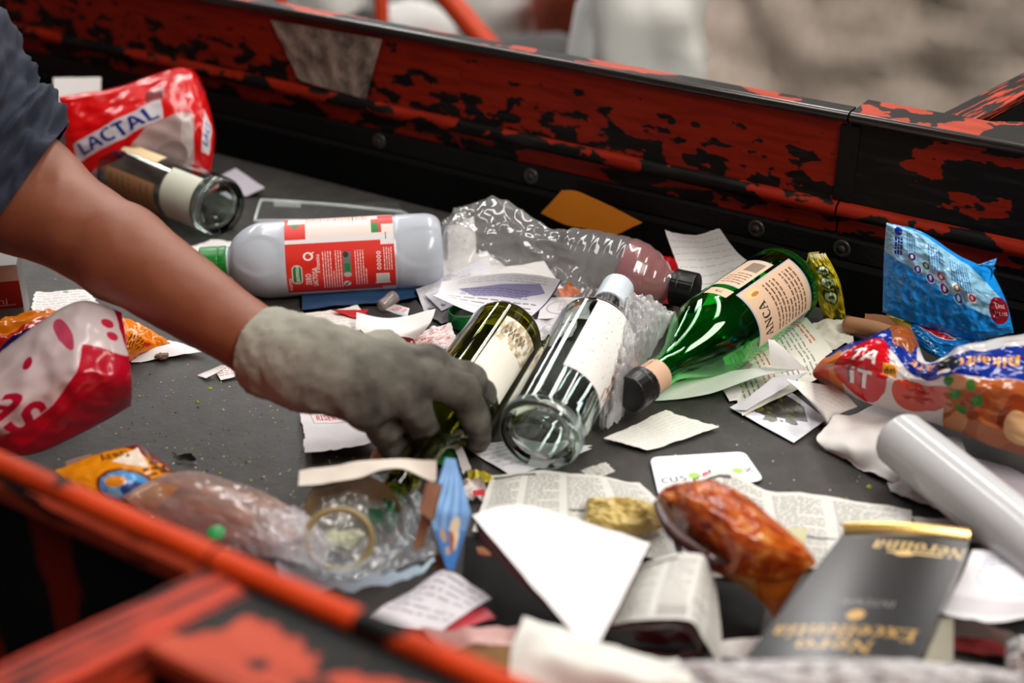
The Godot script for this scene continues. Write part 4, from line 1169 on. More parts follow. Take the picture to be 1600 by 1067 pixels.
	paper("bill", "grey-white bill lowest of the fanned sheaf right of the milk bottle", "paper", [v(650, 452, 0.012), v(762, 402, 0.030), v(772, 432, 0.026), v(664, 492, 0.006)], bm, {"seed": 32, "bow": 0.006})
	paper("bill", "white bill with ruled lines in the middle of the fanned sheaf", "paper", [v(664, 460, 0.016), v(752, 424, 0.030), v(770, 452, 0.028), v(690, 486, 0.012)], bm, {"seed": 33, "bow": 0.004})
	paper("paper_scrap", "matt black scrap tucked under the fanned bills", "paper", [v(632, 476, 0.010), v(650, 468, 0.014), v(662, 484, 0.010), v(642, 494, 0.008)], mat(c8(24, 24, 26), 0.6), {"seed": 34, "n": 8})
	var inv := Print.new(384, 256, c8(236, 236, 242))
	rng.seed = 35
	inv.poly([Vector2(70, 90), Vector2(300, 50), Vector2(340, 90), Vector2(250, 130), Vector2(120, 140)], c8(150, 146, 186))
	inv.words(80, 90, 210, 4, 12, c8(110, 106, 150), rng, 0.4); inv.words(40, 150, 300, 2, 22, c8(110, 110, 120), rng, 0.25); inv.line(Vector2(20, 200), Vector2(360, 190), 2, c8(130, 130, 150)); inv.words(200, 205, 120, 2, 12, c8(150, 150, 160), rng, 0.3); inv.box(376, 0, 8, 256, c8(44, 62, 130))
	inv.words(60, 20, 270, 3, 14, c8(176, 180, 196), rng, 0.25)
	paper("invoice", "curling white invoice with violet print and blue edge, topmost of the sheaf", "paper", [v(690, 440, 0.040), v(800, 426, 0.052), v(878, 438, 0.060), v(684, 458, 0.034), v(780, 462, 0.028), v(856, 472, 0.038), v(676, 462, 0.034), v(762, 496, 0.020), v(820, 503, 0.024)], mat(Color.WHITE, 0.55, {"tex": inv}), {"cols": 3, "seed": 36, "wr": 0.0006})
	paper("paper_sheet", "white sheet beneath the curling invoice against the crushed plastic bottle", "paper", [v(735, 425, 0.030), v(850, 408, 0.030), v(880, 450, 0.024), v(740, 455, 0.022)], M.white, {"seed": 37, "bow": 0.008})
	paper("paper_sheet", "grey paper fold under the left end of the curling invoice", "paper", [v(664, 486, 0.006), v(700, 470, 0.020), v(745, 492, 0.016), v(690, 505, 0.004)], mat(c8(150, 148, 152), 0.8), {"seed": 38, "wr": 0.004})  # one even grey, darker than the other sheets
	var seal := Print.new(256, 128, c8(226, 222, 224))
	seal.oval(120, 64, 96, 44, c8(120, 116, 122)); seal.oval(120, 64, 93, 41, c8(226, 222, 224)); rng.seed = 39; seal.words(70, 40, 100, 4, 13, c8(130, 126, 132), rng, 0.3)
	paper("card", "white card with an oval seal between the invoice and the spirit bottle neck", "card", [v(848, 466, 0.012), v(962, 462, 0.014), v(935, 494, 0.010), v(840, 498, 0.008)], mat(Color.WHITE, 0.6, {"tex": seal}), {"seed": 39, "t": 0.001})
	paper("paper_sheet", "crinkled pale plastic sheet below the oval seal card", "plastic", [v(818, 500, 0.006), v(900, 492, 0.008), v(890, 525, 0.006), v(826, 530, 0.004)], mat(c8(214, 212, 216), 0.3), {"seed": 40, "wr": 0.004, "wf": 60.0})
	paper("wrapper", "small orange and red wrapper under the right edge of the invoice", "wrapper", [v(868, 450, 0.012), v(890, 440, 0.022), v(908, 462, 0.012), v(880, 470, 0.008)], mat(c8(222, 110, 24), 0.35), {"seed": 41, "wr": 0.004, "wf": 70.0})
	# green cap standing open
	var gc := at(724, 512, 0.0)
	var cup := [Vector2(0, 0.0001), Vector2(0, 0.0135), Vector2(0.001, 0.0148), Vector2(0.015, 0.0152), Vector2(0.016, 0.0148), Vector2(0.0155, 0.0136), Vector2(0.002, 0.0128), Vector2(0.0018, 0.0001)]
	tag(put("screw_ring", lathe(gc + UP * 0.004, gc + UP * 0.03, cup, 72, Vector3.RIGHT, [0, TAU], ribbed(40, 0.008)), mat(c8(12, 112, 52), 0.35)), "green screw cap lying open side up left of the olive bottle", "cap")
	# film round the far end of the soda bottle
	bag("film_scrap", "crumpled clear film between the milk bottle base and the crushed plastic bottle", "film", [v(690, 345, 0.045), v(726, 325, 0.050), v(748, 380, 0.030), v(688, 420, 0.010)], M.film, {"t": 0.012, "wr": 0.012, "wf": 40.0, "seed": 42, "n": 36})
	paper("paper_sheet", "white paper folded behind the milk bottle base", "paper", [v(700, 352, 0.030), v(740, 335, 0.035), v(745, 400, 0.006), v(700, 420, 0.004)], M.white, {"seed": 43, "wr": 0.004})
	paper("paper_sheet", "white and red printed paper under the crushed plastic bottle beside the milk bottle", "paper", [v(690, 408, 0.006), v(760, 392, 0.008), v(800, 425, 0.008), v(690, 440, 0.006)], M.white, {"seed": 44})
	paper("card", "flat orange card leaning on the far rail behind the crushed plastic bottle", "card", [v(878, 297, 0.073), v(912, 303, 0.074), v(1004, 347, 0.057), v(845, 334, 0.036), v(890, 352, 0.031), v(965, 366, 0.035)], mat(c8(250, 148, 16), 0.7), {"cols": 3, "t": 0.0012, "seed": 45, "wr": 0.0006})
	bag("film_scrap", "clear crinkled film with a blue corner beside the orange card", "film", [v(960, 352, 0.030), v(1030, 348, 0.030), v(1042, 374, 0.014), v(985, 372, 0.012)], M.film, {"t": 0.010, "wr": 0.008, "wf": 60.0, "seed": 46, "n": 30})
	paper("paper_scrap", "blue corner scrap stuck on the clear film beside the orange card", "paper", [v(1016, 350, 0.034), v(1030, 350, 0.034), v(1036, 366, 0.026), v(1026, 364, 0.026)], mat(c8(96, 124, 170), 0.4), {"seed": 47, "n": 6, "wr": 0.002})
	paper("plastic_sleeve", "bright red plastic sheet behind the neck of the crushed plastic bottle", "plastic", [v(1020, 375, 0.012), v(1044, 362, 0.020), v(1070, 430, 0.004), v(1010, 440, 0.004)], mat(c8(206, 12, 18), 0.3), {"seed": 48, "wr": 0.003})
	paper("plastic_sleeve", "dark red plastic sheet beneath the black cap of the crushed plastic bottle", "plastic", [v(960, 430, 0.003), v(1060, 430, 0.003), v(1056, 478, 0.004), v(960, 476, 0.003)], mat(c8(150, 14, 26), 0.35), {"seed": 49, "wr": 0.003})
	var ruled := Print.new(256, 256, c8(232, 230, 230))
	rng.seed = 50
	for k in 9: ruled.words(14, 20 + k * 26, 226, 1, 18, c8(170, 168, 174), rng, 0.14)
	paper("paper_sheet", "ruled white letter with wavy torn top against the far rail above the green bottle", "paper", [v(1038, 360, 0.055), v(1078, 368, 0.056), v(1124, 356, 0.071), v(1056, 408, 0.029), v(1100, 408, 0.032), v(1155, 398, 0.046), v(1072, 462, 0.004), v(1120, 460, 0.004), v(1196, 425, 0.034)], mat(Color.WHITE, 0.75, {"tex": ruled}), {"cols": 3, "seed": 50, "jag": 0.02})
	# crumpled film between the two bottles
	bag("bubble_film", "crumpled frosty clear film between the clear and the green bottle", "film", [v(960, 478, 0.050), v(1005, 468, 0.058), v(1056, 492, 0.050), v(950, 560, 0.034), v(990, 560, 0.050), v(1010, 565, 0.034), v(935, 668, 0.004), v(950, 668, 0.010), v(970, 655, 0.008)], mat(Color(0.93, 0.93, 0.94, 0.34), 0.10, {"alpha": true}), {"cols": 3, "t": 0.016, "wr": 0.013, "wf": 55.0, "seed": 51, "n": 80, "back": 0.5})
	paper("paper_sheet", "rectangular ribbed white paper on the bare belt in front of the black bottle cap", "paper", [v(1040, 641, 0.006), v(1124, 668, 0.003), v(1012, 703, 0.004), v(944, 684, 0.006)], mat(Color.WHITE, 0.75, {"tex": printed(128, 128, c8(232, 232, 226), c8(214, 216, 208), 52, 12.0, true, 1, 0.3)}), {"seed": 52, "jag": 0.02, "t": 0.0006})
	paper("paper_sheet", "white paper pinned under the base of the clear spirit bottle", "paper", [v(722, 694, 0.004), v(800, 690, 0.006), v(925, 700, 0.006), v(800, 745, 0.002)], mat(Color.WHITE, 0.75, {"tex": printed(128, 96, c8(226, 224, 230), c8(190, 188, 206), 53, 12.0)}), {"seed": 53})
	paper("paper_scrap", "small white torn scrap right of the clear bottle base", "paper", [v(880, 690, 0.003), v(925, 697, 0.003), v(880, 716, 0.002), v(850, 712, 0.003)], M.white, {"seed": 54, "jag": 0.05, "n": 10})
	# under the fingers
	var gt := thing("carton", at(705, 700, 0), "green carton with white edge crushed beneath the gloved fingers", "carton")
	put("panel", sheet_shape([v(680, 680, 0.030), v(722, 684, 0.026), v(730, 724, 0.004), v(684, 726, 0.006)], {"seed": 55, "t": 0.002, "wr": 0.004}), mat(c8(8, 110, 34), 0.45), gt)
	put("flap", sheet_shape([v(706, 682, 0.028), v(716, 684, 0.030), v(736, 732, 0.006), v(722, 738, 0.004)], {"seed": 56, "t": 0.001, "jag": 0.08}), mat(c8(214, 210, 212), 0.6), gt)
	paper("cardboard_scrap", "tan cardboard scrap below the little finger of the glove", "cardboard", [v(582, 704, 0.010), v(606, 694, 0.020), v(616, 716, 0.010), v(572, 726, 0.002)], mat(c8(196, 156, 104), 0.7), {"seed": 57, "wr": 0.004, "t": 0.001})
	paper("wrapper", "yellow and white sweet wrapper left of the newspaper", "wrapper", [v(730, 738, 0.006), v(764, 736, 0.012), v(776, 752, 0.006), v(738, 760, 0.003)], mat(c8(206, 190, 60), 0.35), {"seed": 58, "wr": 0.005, "wf": 60.0})
	paper("wrapper", "crushed white wrapper with red print next to the yellow sweet wrapper", "wrapper", [v(722, 752, 0.006), v(750, 748, 0.014), v(770, 772, 0.008), v(728, 784, 0.003)], mat(c8(216, 206, 202), 0.5), {"seed": 59, "wr": 0.006, "wf": 50.0})
	paper("paper_scrap", "little red scrap on the crushed white wrapper", "paper", [v(738, 766, 0.014), v(756, 764, 0.016), v(758, 773, 0.014), v(740, 775, 0.012)], mat(c8(206, 40, 50), 0.5), {"seed": 60, "n": 6})

func right_rubbish() -> void:
	# leaflets under the green bottle
	var lf := Print.new(320, 256, c8(222, 222, 210))
	rng.seed = 70
	lf.words(20, 16, 220, 4, 15, c8(120, 140, 120), rng, 0.35, true)
	lf.words(90, 16, 220, 3, 15, c8(206, 120, 100), rng, 0.35, true); lf.words(145, 16, 220, 8, 15, c8(140, 146, 134), rng, 0.35, true); lf.words(272, 16, 120, 2, 15, c8(210, 110, 90), rng, 0.4, true)
	paper("leaflet", "printed leaflet with red and green lines of text under the base of the green bottle", "leaflet", [v(1130, 560, 0.004), v(1255, 488, 0.010), v(1150, 610, 0.010), v(1312, 560, 0.014)].slice(0, 2) + [v(1318, 572, 0.012), v(1160, 650, 0.004)], mat(Color.WHITE, 0.45, {"tex": lf}), {"seed": 70, "bow": 0.006})
	paper("paper_sheet", "crumpled cream paper between the green bottle base and the brown cardboard", "paper", [v(1256, 508, 0.008), v(1322, 496, 0.012), v(1336, 536, 0.008), v(1290, 548, 0.004)], M.cream, {"seed": 71, "wr": 0.004, "wf": 40.0})
	bag("sweet_wrapper", "twisted yellow and green sweet wrapper standing against the far rail", "wrapper", [v(1262, 396, 0.075), v(1290, 396, 0.078), v(1270, 440, 0.050), v(1312, 440, 0.052), v(1288, 502, 0.006), v(1322, 498, 0.006)], mat(Color.WHITE, 0.25, {"tex": candy()}), {"cols": 2, "t": 0.007, "wr": 0.007, "wf": 60.0, "seed": 72, "n": 34})
	paper("wrapper_tab", "folded barcode end of the yellow sweet wrapper beside the green bottle", "wrapper", [v(1264, 396, 0.076), v(1280, 394, 0.078), v(1266, 420, 0.058), v(1256, 424, 0.058)], mat(c8(206, 196, 120), 0.4), {"seed": 73, "n": 8, "wr": 0.001})
	# blue bag
	var p := Print.new(768, 640, c8(20, 146, 236))
	rng.seed = 74
	p.poly([Vector2(0, 0), Vector2(560, 60), Vector2(720, 300), Vector2(660, 470), Vector2(330, 360), Vector2(0, 250)], c8(146, 204, 236))
	p.box(0, 20, 70, 230, c8(150, 200, 230)); p.words(8, 30, 56, 16, 13, c8(60, 110, 160), rng, 0.4)
	p.oval(105, 62, 28, 42, c8(10, 40, 140)); p.words(84, 120, 130, 3, 18, c8(10, 40, 140), rng, 0.8, true)
	p.words(160, 60, 150, 4, 14, c8(40, 110, 176), rng, 0.4, true); p.words(290, 90, 180, 5, 16, c8(50, 120, 186), rng, 0.5, true); p.words(420, 120, 220, 8, 15, c8(50, 120, 186), rng, 0.5, true)
	var dots := [c8(40, 60, 150), c8(24, 130, 96), c8(170, 50, 90), c8(150, 110, 60), c8(190, 30, 40)]
	for k in 5:
		p.oval(190 + k * 85, 235 + k * 32, 26, 30, c8(225, 232, 240)); p.oval(190 + k * 85, 235 + k * 32, 22, 26, dots[k]); p.oval(190 + k * 85, 235 + k * 32, 9, 14, c8(225, 232, 240))
	var dots2 := [c8(30, 60, 160), c8(60, 50, 150), c8(100, 30, 130), c8(20, 120, 200)]
	for k in 4: p.oval(225 + k * 75, 310 + k * 28, 26, 30, c8(225, 232, 240)); p.oval(225 + k * 75, 310 + k * 28, 22, 26, dots2[k]); p.oval(225 + k * 75, 310 + k * 28, 8, 16, c8(225, 232, 240))
	p.oval(690, 400, 70, 110, c8(140, 20, 40), 0.2); p.text(690, 370, "THE", font_bold, 44, c8(220, 190, 180), 0.1); p.text(690, 430, "PLUS", font_bold, 40, c8(220, 190, 180), 0.1)
	var bm := mat(Color.WHITE, 0.14, {"tex": p})
	var bb := thing("snack_bag", at(1480, 540, 0), "shiny blue crinkled bag with coloured round symbols leaning on the far rail at right", "bag")
	put("pouch", pillow([v(1385, 348, 0.150), v(1440, 362, 0.146), v(1500, 400, 0.125), v(1548, 420, 0.110), v(1381, 405, 0.115), v(1440, 420, 0.112), v(1510, 448, 0.100), v(1572, 470, 0.085), v(1379, 488, 0.062), v(1440, 510, 0.052), v(1520, 530, 0.045), v(1584, 520, 0.055)], {"cols": 4, "t": 0.012, "wr": 0.0032, "wf": 38.0, "seed": 74, "n": 120}), bm, bb)
	put("torn_ear", pillow([v(1524, 415, 0.122), v(1558, 403, 0.130), v(1545, 440, 0.108), v(1556, 418, 0.122)], {"t": 0.003, "wr": 0.003, "wf": 60.0, "seed": 75, "n": 16}), mat(c8(20, 130, 210), 0.2), bb)
	var lower := Print.new(384, 192, c8(16, 120, 200))
	lower.poly([Vector2(0, 0), Vector2(120, 0), Vector2(60, 192), Vector2(0, 192)], c8(210, 180, 40)); lower.oval(200, 60, 70, 22, c8(236, 236, 240), 0.3); lower.oval(200, 60, 62, 17, c8(206, 20, 40), 0.3)
	lower.text(140, 120, "mosk", font_plain, 56, c8(150, 206, 240), 0.9)
	put("folded_front", pillow([v(1382, 488, 0.058), v(1450, 505, 0.052), v(1540, 528, 0.044), v(1420, 530, 0.040), v(1470, 560, 0.030), v(1540, 556, 0.030)], {"cols": 3, "t": 0.008, "wr": 0.004, "wf": 40.0, "seed": 76, "n": 34}), mat(Color.WHITE, 0.2, {"tex": lower}), bb)
	# brown cardboard
	var cd := thing("cardboard_scrap", at(1370, 515, 0), "folded brown cardboard piece between the yellow wrapper and the blue bag", "cardboard")
	var brown := mat(c8(166, 116, 78), 0.75)
	put("panel", sheet_shape([v(1352, 488, 0.030), v(1392, 494, 0.034), v(1440, 530, 0.024), v(1350, 512, 0.018)], {"t": 0.0015, "seed": 77}), brown, cd)
	put("rolled_edge", tube([at(1322, 506, 0.014), at(1370, 516, 0.018), at(1420, 532, 0.018)], [0.008, 0.009, 0.008], 16, 6), mat(c8(178, 130, 92), 0.7), cd)
	# big printed snack bag with knotted middle
	p = Print.new(1024, 512, c8(214, 208, 206))
	rng.seed = 78
	p.poly([Vector2(0, 0), Vector2(420, 0), Vector2(470, 130), Vector2(700, 120), Vector2(1024, 96), Vector2(1024, 250), Vector2(760, 262), Vector2(560, 290), Vector2(420, 236), Vector2(330, 190), Vector2(120, 170), Vector2(0, 210)], c8(16, 44, 140))
	p.poly([Vector2(560, 0), Vector2(1024, 0), Vector2(1024, 100), Vector2(520, 130)], c8(206, 202, 202))
	p.poly([Vector2(235, 0), Vector2(440, 0), Vector2(430, 130), Vector2(340, 170)], c8(150, 76, 16))
	p.poly([Vector2(0, 150), Vector2(110, 130), Vector2(140, 250), Vector2(130, 512), Vector2(0, 512)], c8(226, 120, 30)); p.oval(30, 330, 60, 170, c8(226, 84, 40))
	p.oval(235, 320, 125, 190, c8(200, 14, 28))
	p.text(230, 240, "TA", font_bold, 120, c8(60, 10, 16), 0.25, 1.0); p.text(236, 244, "TA", font_bold, 112, c8(240, 234, 232), 0.25)
	p.text(215, 372, "iT", font_bold, 140, c8(60, 10, 16), 0.18); p.text(220, 376, "iT", font_bold, 130, c8(240, 234, 232), 0.18)
	p.box(325, 270, 75, 70, c8(226, 150, 30)); p.text(362, 306, "dei", font_bold, 44, c8(40, 30, 40), -0.2)
	p.oval(490, 400, 110, 90, c8(206, 58, 24)); p.poly([Vector2(480, 310), Vector2(660, 330), Vector2(650, 420), Vector2(560, 470)], c8(200, 50, 30))
	p.text(600, 176, "TOMATE", font_bold, 76, c8(236, 156, 40), PI + 0.03); p.text(830, 180, "g pikant", font_bold, 60, c8(236, 156, 40), PI + 0.05)
	p.oval(640, 186, 50, 62, c8(22, 16, 14)); p.oval(630, 150, 18, 8, c8(130, 116, 30)); p.oval(625, 240, 30, 18, c8(230, 224, 220))
	p.oval(980, 170, 40, 40, c8(150, 110, 60))
	p.poly([Vector2(640, 330), Vector2(760, 270), Vector2(930, 256), Vector2(940, 512), Vector2(640, 512)], c8(176, 92, 44))
	for k in 16: p.oval(680 + (k * 67) % 260, 300 + (k * 97) % 200, 48, 34, [c8(206, 136, 84), c8(160, 70, 30), c8(190, 110, 62), c8(140, 56, 22)][k % 4], k * 0.7)
	for k in 5: p.oval(650 + k * 30, 300 + (k * 53) % 150, 20, 26, c8(60, 130, 50), k)
	p.oval(900, 420, 36, 60, c8(226, 180, 130)); p.box(945, 250, 79, 262, c8(196, 186, 186))
	var sn := mat(Color.WHITE, 0.14, {"tex": p})
	bag("snack_bag", "large white, blue and orange snack bag with a squeezed middle at the right edge", "bag", [v(1296, 552, 0.058), v(1360, 530, 0.066), v(1420, 512, 0.072), v(1452, 572, 0.060), v(1500, 545, 0.075), v(1570, 528, 0.085), v(1660, 510, 0.09),
		v(1270, 582, 0.034), v(1330, 572, 0.066), v(1392, 580, 0.060), v(1440, 605, 0.050), v(1500, 600, 0.075), v(1570, 605, 0.080), v(1670, 610, 0.08),
		v(1282, 596, 0.020), v(1335, 622, 0.022), v(1385, 638, 0.024), v(1430, 652, 0.026), v(1490, 672, 0.030), v(1560, 700, 0.032), v(1680, 730, 0.03)], sn, {"cols": 7, "t": 0.024, "wr": 0.005, "wf": 20.0, "seed": 78, "n": 96, "back": 0.3})
	# curled translucent strip and white papers under the green neck
	var strip := mat(c8(226, 228, 224), 0.5, {"back": Color(0.5, 0.5, 0.5)})
	paper("paper_strip", "long curling white strip glowing green under the neck of the green bottle", "paper", [v(1040, 600, 0.012), v(1110, 585, 0.014), v(1190, 574, 0.020), v(1262, 571, 0.026), v(1022, 626, 0.004), v(1100, 618, 0.006), v(1180, 590, 0.024), v(1258, 575, 0.030)], strip, {"cols": 4, "seed": 79, "wr": 0.0006})
	paper("paper_sheet", "translucent white paper spike rising between the leaflet and the white strip", "paper", [v(1200, 530, 0.050), v(1210, 530, 0.050), v(1262, 578, 0.034), v(1205, 572, 0.030)], M.white, {"seed": 80, "n": 12})
	paper("paper_strip", "thin see-through paper strip running down to the dark printed card", "paper", [v(1208, 588, 0.026), v(1262, 582, 0.030), v(1166, 642, 0.006), v(1148, 640, 0.005)], mat(c8(206, 206, 214), 0.6, {"back": Color(0.3, 0.3, 0.3)}), {"seed": 81, "n": 14})
	paper("paper_sheet", "white paper curling down beside the dark printed card towards the white tube", "paper", [v(1228, 590, 0.034), v(1300, 605, 0.030), v(1340, 634, 0.020), v(1255, 615, 0.030), v(1290, 640, 0.020), v(1310, 650, 0.012), v(1286, 650, 0.012), v(1292, 666, 0.006), v(1298, 676, 0.003)], mat(Color.WHITE, 0.7, {"tex": printed(128, 128, c8(234, 232, 228), c8(216, 214, 208), 82, 10.0, false, 1, 0.2)}), {"cols": 3, "seed": 82, "wr": 0.001})
	paper("paper_scrap", "grey cutlery-like sliver of plastic beside the green bottle shoulder", "plastic", [v(1130, 576, 0.006), v(1180, 566, 0.010), v(1196, 576, 0.008), v(1140, 590, 0.004)], mat(c8(150, 142, 134), 0.3), {"seed": 83, "wr": 0.003})
	paper("card", "small white rounded card left of the see-through strip", "card", [v(1128, 606, 0.004), v(1170, 600, 0.006), v(1200, 622, 0.006), v(1140, 626, 0.003)], M.white, {"seed": 84, "t": 0.001})
	var pc := Print.new(384, 288, c8(206, 206, 216))
	pc.poly([Vector2(60, 30), Vector2(330, 20), Vector2(350, 180), Vector2(250, 250), Vector2(90, 120)], c8(44, 40, 28))
	for k in 40: pc.oval(80 + (k * 83) % 260, 40 + (k * 59) % 170, 10 + k % 5 * 6, 8 + k % 4 * 5, [c8(26, 24, 18), c8(70, 64, 36), c8(92, 84, 40), c8(40, 38, 30)][k % 4], k)
	for k in 6: pc.oval(30 + k * 16, 40 + k * 14, 7, 7, c8(50, 50, 52)); pc.oval(60 + k * 22, 130 + k * 16, 9, 8, c8(60, 58, 50))
	paper("card", "white-edged card with a dark oily picture, below the thin paper strip", "card", [v(1140, 636, 0.004), v(1215, 596, 0.006), v(1292, 655, 0.006), v(1240, 692, 0.002)], mat(Color.WHITE, 0.25, {"tex": pc}), {"seed": 85, "t": 0.0012, "wr": 0.0004})
	paper("paper_sheet", "wide white paper under the snack bag and left of the white tube", "paper", [v(1300, 655, 0.012), v(1420, 625, 0.014), v(1440, 680, 0.010), v(1275, 690, 0.006), v(1350, 690, 0.016), v(1420, 710, 0.010), v(1290, 700, 0.002), v(1345, 732, 0.003), v(1400, 758, 0.003)], M.white, {"cols": 3, "seed": 86, "wr": 0.003, "wf": 30.0})
	var grey_paper := mat(c8(176, 166, 176), 0.6)  # plain greyish paper tone
	paper("paper_sheet", "greyish paper spread below the snack bag behind the white tube", "paper", [v(1440, 690, 0.008), v(1580, 730, 0.010), v(1700, 800, 0.008), v(1480, 790, 0.003)], grey_paper, {"seed": 87})
	paper("paper_sheet", "torn white paper edge on the left side of the white tube", "paper", [v(1385, 745, 0.004), v(1430, 735, 0.006), v(1478, 800, 0.004), v(1388, 768, 0.002)], M.white, {"seed": 88, "jag": 0.06, "wr": 0.003})
	paper("plastic_sleeve", "clear grey plastic sheet lying across the paper above the white tube", "plastic", [v(1450, 690, 0.022), v(1500, 680, 0.026), v(1520, 738, 0.020), v(1470, 720, 0.020)], pane(c8(210, 215, 220), 0.35, 0.1), {"seed": 89})
	var ta := at(1404, 684, 0.040)
	var tb := at(1680, 905, 0.040)
	var tl := ta.distance_to(tb)
	tag(put("tube", lathe(ta, tb, [Vector2(-0.006, 0.0001), Vector2(-0.0055, 0.012), Vector2(-0.004, 0.018), Vector2(0.0, 0.0222), Vector2(0.004, 0.0238), Vector2(tl * 0.3, 0.024), Vector2(tl * 0.7, 0.024), Vector2(tl, 0.024), Vector2(tl, 0.0001)], 64), mat(c8(198, 200, 203), 0.12)), "glossy white plastic tube lying diagonally at the right edge", "tube")
	paper("paper_sheet", "white paper corner showing under the lower side of the white tube", "paper", [v(1424, 806, 0.004), v(1490, 810, 0.006), v(1535, 850, 0.004), v(1440, 832, 0.003)], M.white, {"seed": 90})
	var disc := Print.new(320, 256, c8(226, 224, 230))
	rng.seed = 91
	disc.words(50, 40, 120, 4, 16, c8(150, 160, 190), rng, 0.4); disc.oval(170, 110, 120, 50, c8(206, 206, 216)); disc.oval(170, 104, 112, 44, c8(232, 230, 236)); disc.box(0, 178, 320, 50, c8(204, 200, 206))
	paper("plastic_disc", "white rounded lid with faint printing right of the black and gold box", "lid", [v(1520, 858, 0.030), v(1620, 868, 0.032), v(1700, 900, 0.030), v(1500, 905, 0.030), v(1590, 915, 0.033), v(1690, 930, 0.030), v(1470, 960, 0.024), v(1560, 972, 0.026), v(1660, 950, 0.024)], mat(Color.WHITE, 0.4, {"tex": disc}), {"cols": 3, "seed": 91, "t": 0.002, "wr": 0.0008})
	# loyalty card
	var lc := Print.new(512, 320, c8(232, 234, 240))
	lc.text(92, 190, "cus", font_plain, 74, c8(60, 62, 66), 0.0, 1.2); lc.text(200, 190, "p", font_bold, 74, c8(40, 46, 40)); lc.oval(196, 184, 27, 24, c8(150, 206, 30)); lc.text(232, 190, "u", font_plain, 50, c8(90, 96, 120)); lc.text(270, 180, "d", font_bold, 70, c8(60, 24, 40)); lc.oval(262, 190, 25, 22, c8(214, 40, 70)); lc.text(318, 190, "a", font_plain, 70, c8(70, 70, 74))
	lc.text(420, 190, "o", font_bold, 76, c8(40, 46, 40)); lc.oval(418, 190, 27, 24, c8(160, 206, 30)); lc.text(470, 190, "x", font_plain, 84, c8(70, 72, 78), 0.0, 1.2)
	var cc := [at(1015, 714, 0.004), at(1163, 705, 0.004), at(1194, 750, 0.003), at(1030, 778, 0.003)]
	tag(put("loyalty_card", solid(24, 16, func(u, w):
		# rounded corners: pull the corner points of the outline in
		var x: float = u * 2.0 - 1.0
		var y: float = w * 2.0 - 1.0
		var r := 0.16
		var ry := 0.26
		var ax := maxf(absf(x) - (1 - r), 0.0) / r
		var ay := maxf(absf(y) - (1 - ry), 0.0) / ry
		var l := sqrt(ax * ax + ay * ay)
		if l > 0.0001 and ax > 0 and ay > 0:
			var q := maxf(ax, ay) / l
			x = signf(x) * (1 - r + r * ax * q); y = signf(y) * (1 - ry + ry * ay * q)
		return patch(cc, 2, (x + 1) / 2, (y + 1) / 2) if false else (cc[0] as Vector3).lerp(cc[1], (x + 1) / 2).lerp((cc[3] as Vector3).lerp(cc[2], (x + 1) / 2), (y + 1) / 2), 0.0009), mat(Color.WHITE, 0.35, {"tex": lc})), "white plastic loyalty card with rounded corners and green and red dots in its lettering", "card")

func candy() -> Print:
	var p := Print.new(160, 384, c8(196, 176, 20))
	for k in 9: p.oval(40 + (k * 53) % 90, 30 + k * 38, 26, 18, [c8(120, 130, 20), c8(226, 206, 60), c8(60, 96, 20)][k % 3], k)
	for k in 3: p.oval(80, 110 + k * 70, 46, 34, c8(40, 96, 30)); p.oval(80, 110 + k * 70, 36, 24, c8(226, 226, 190)); p.oval(84, 112 + k * 70, 20, 11, c8(60, 110, 40))
	p.box(0, 0, 160, 30, c8(210, 200, 150))
	return p

func news(sd: int) -> StandardMaterial3D:
	var p := printed(512, 384, c8(218, 217, 212), c8(104, 102, 100), sd, 9.0, false, 4, 0.4)
	rng.seed = sd + 1
	p.box(20, 24, 150, 14, c8(90, 88, 86)); p.box(270, 200, 110, 10, c8(100, 98, 96)); p.box(150, 250, 100, 90, c8(170, 168, 164))
	return mat(Color.WHITE, 0.85, {"tex": p})

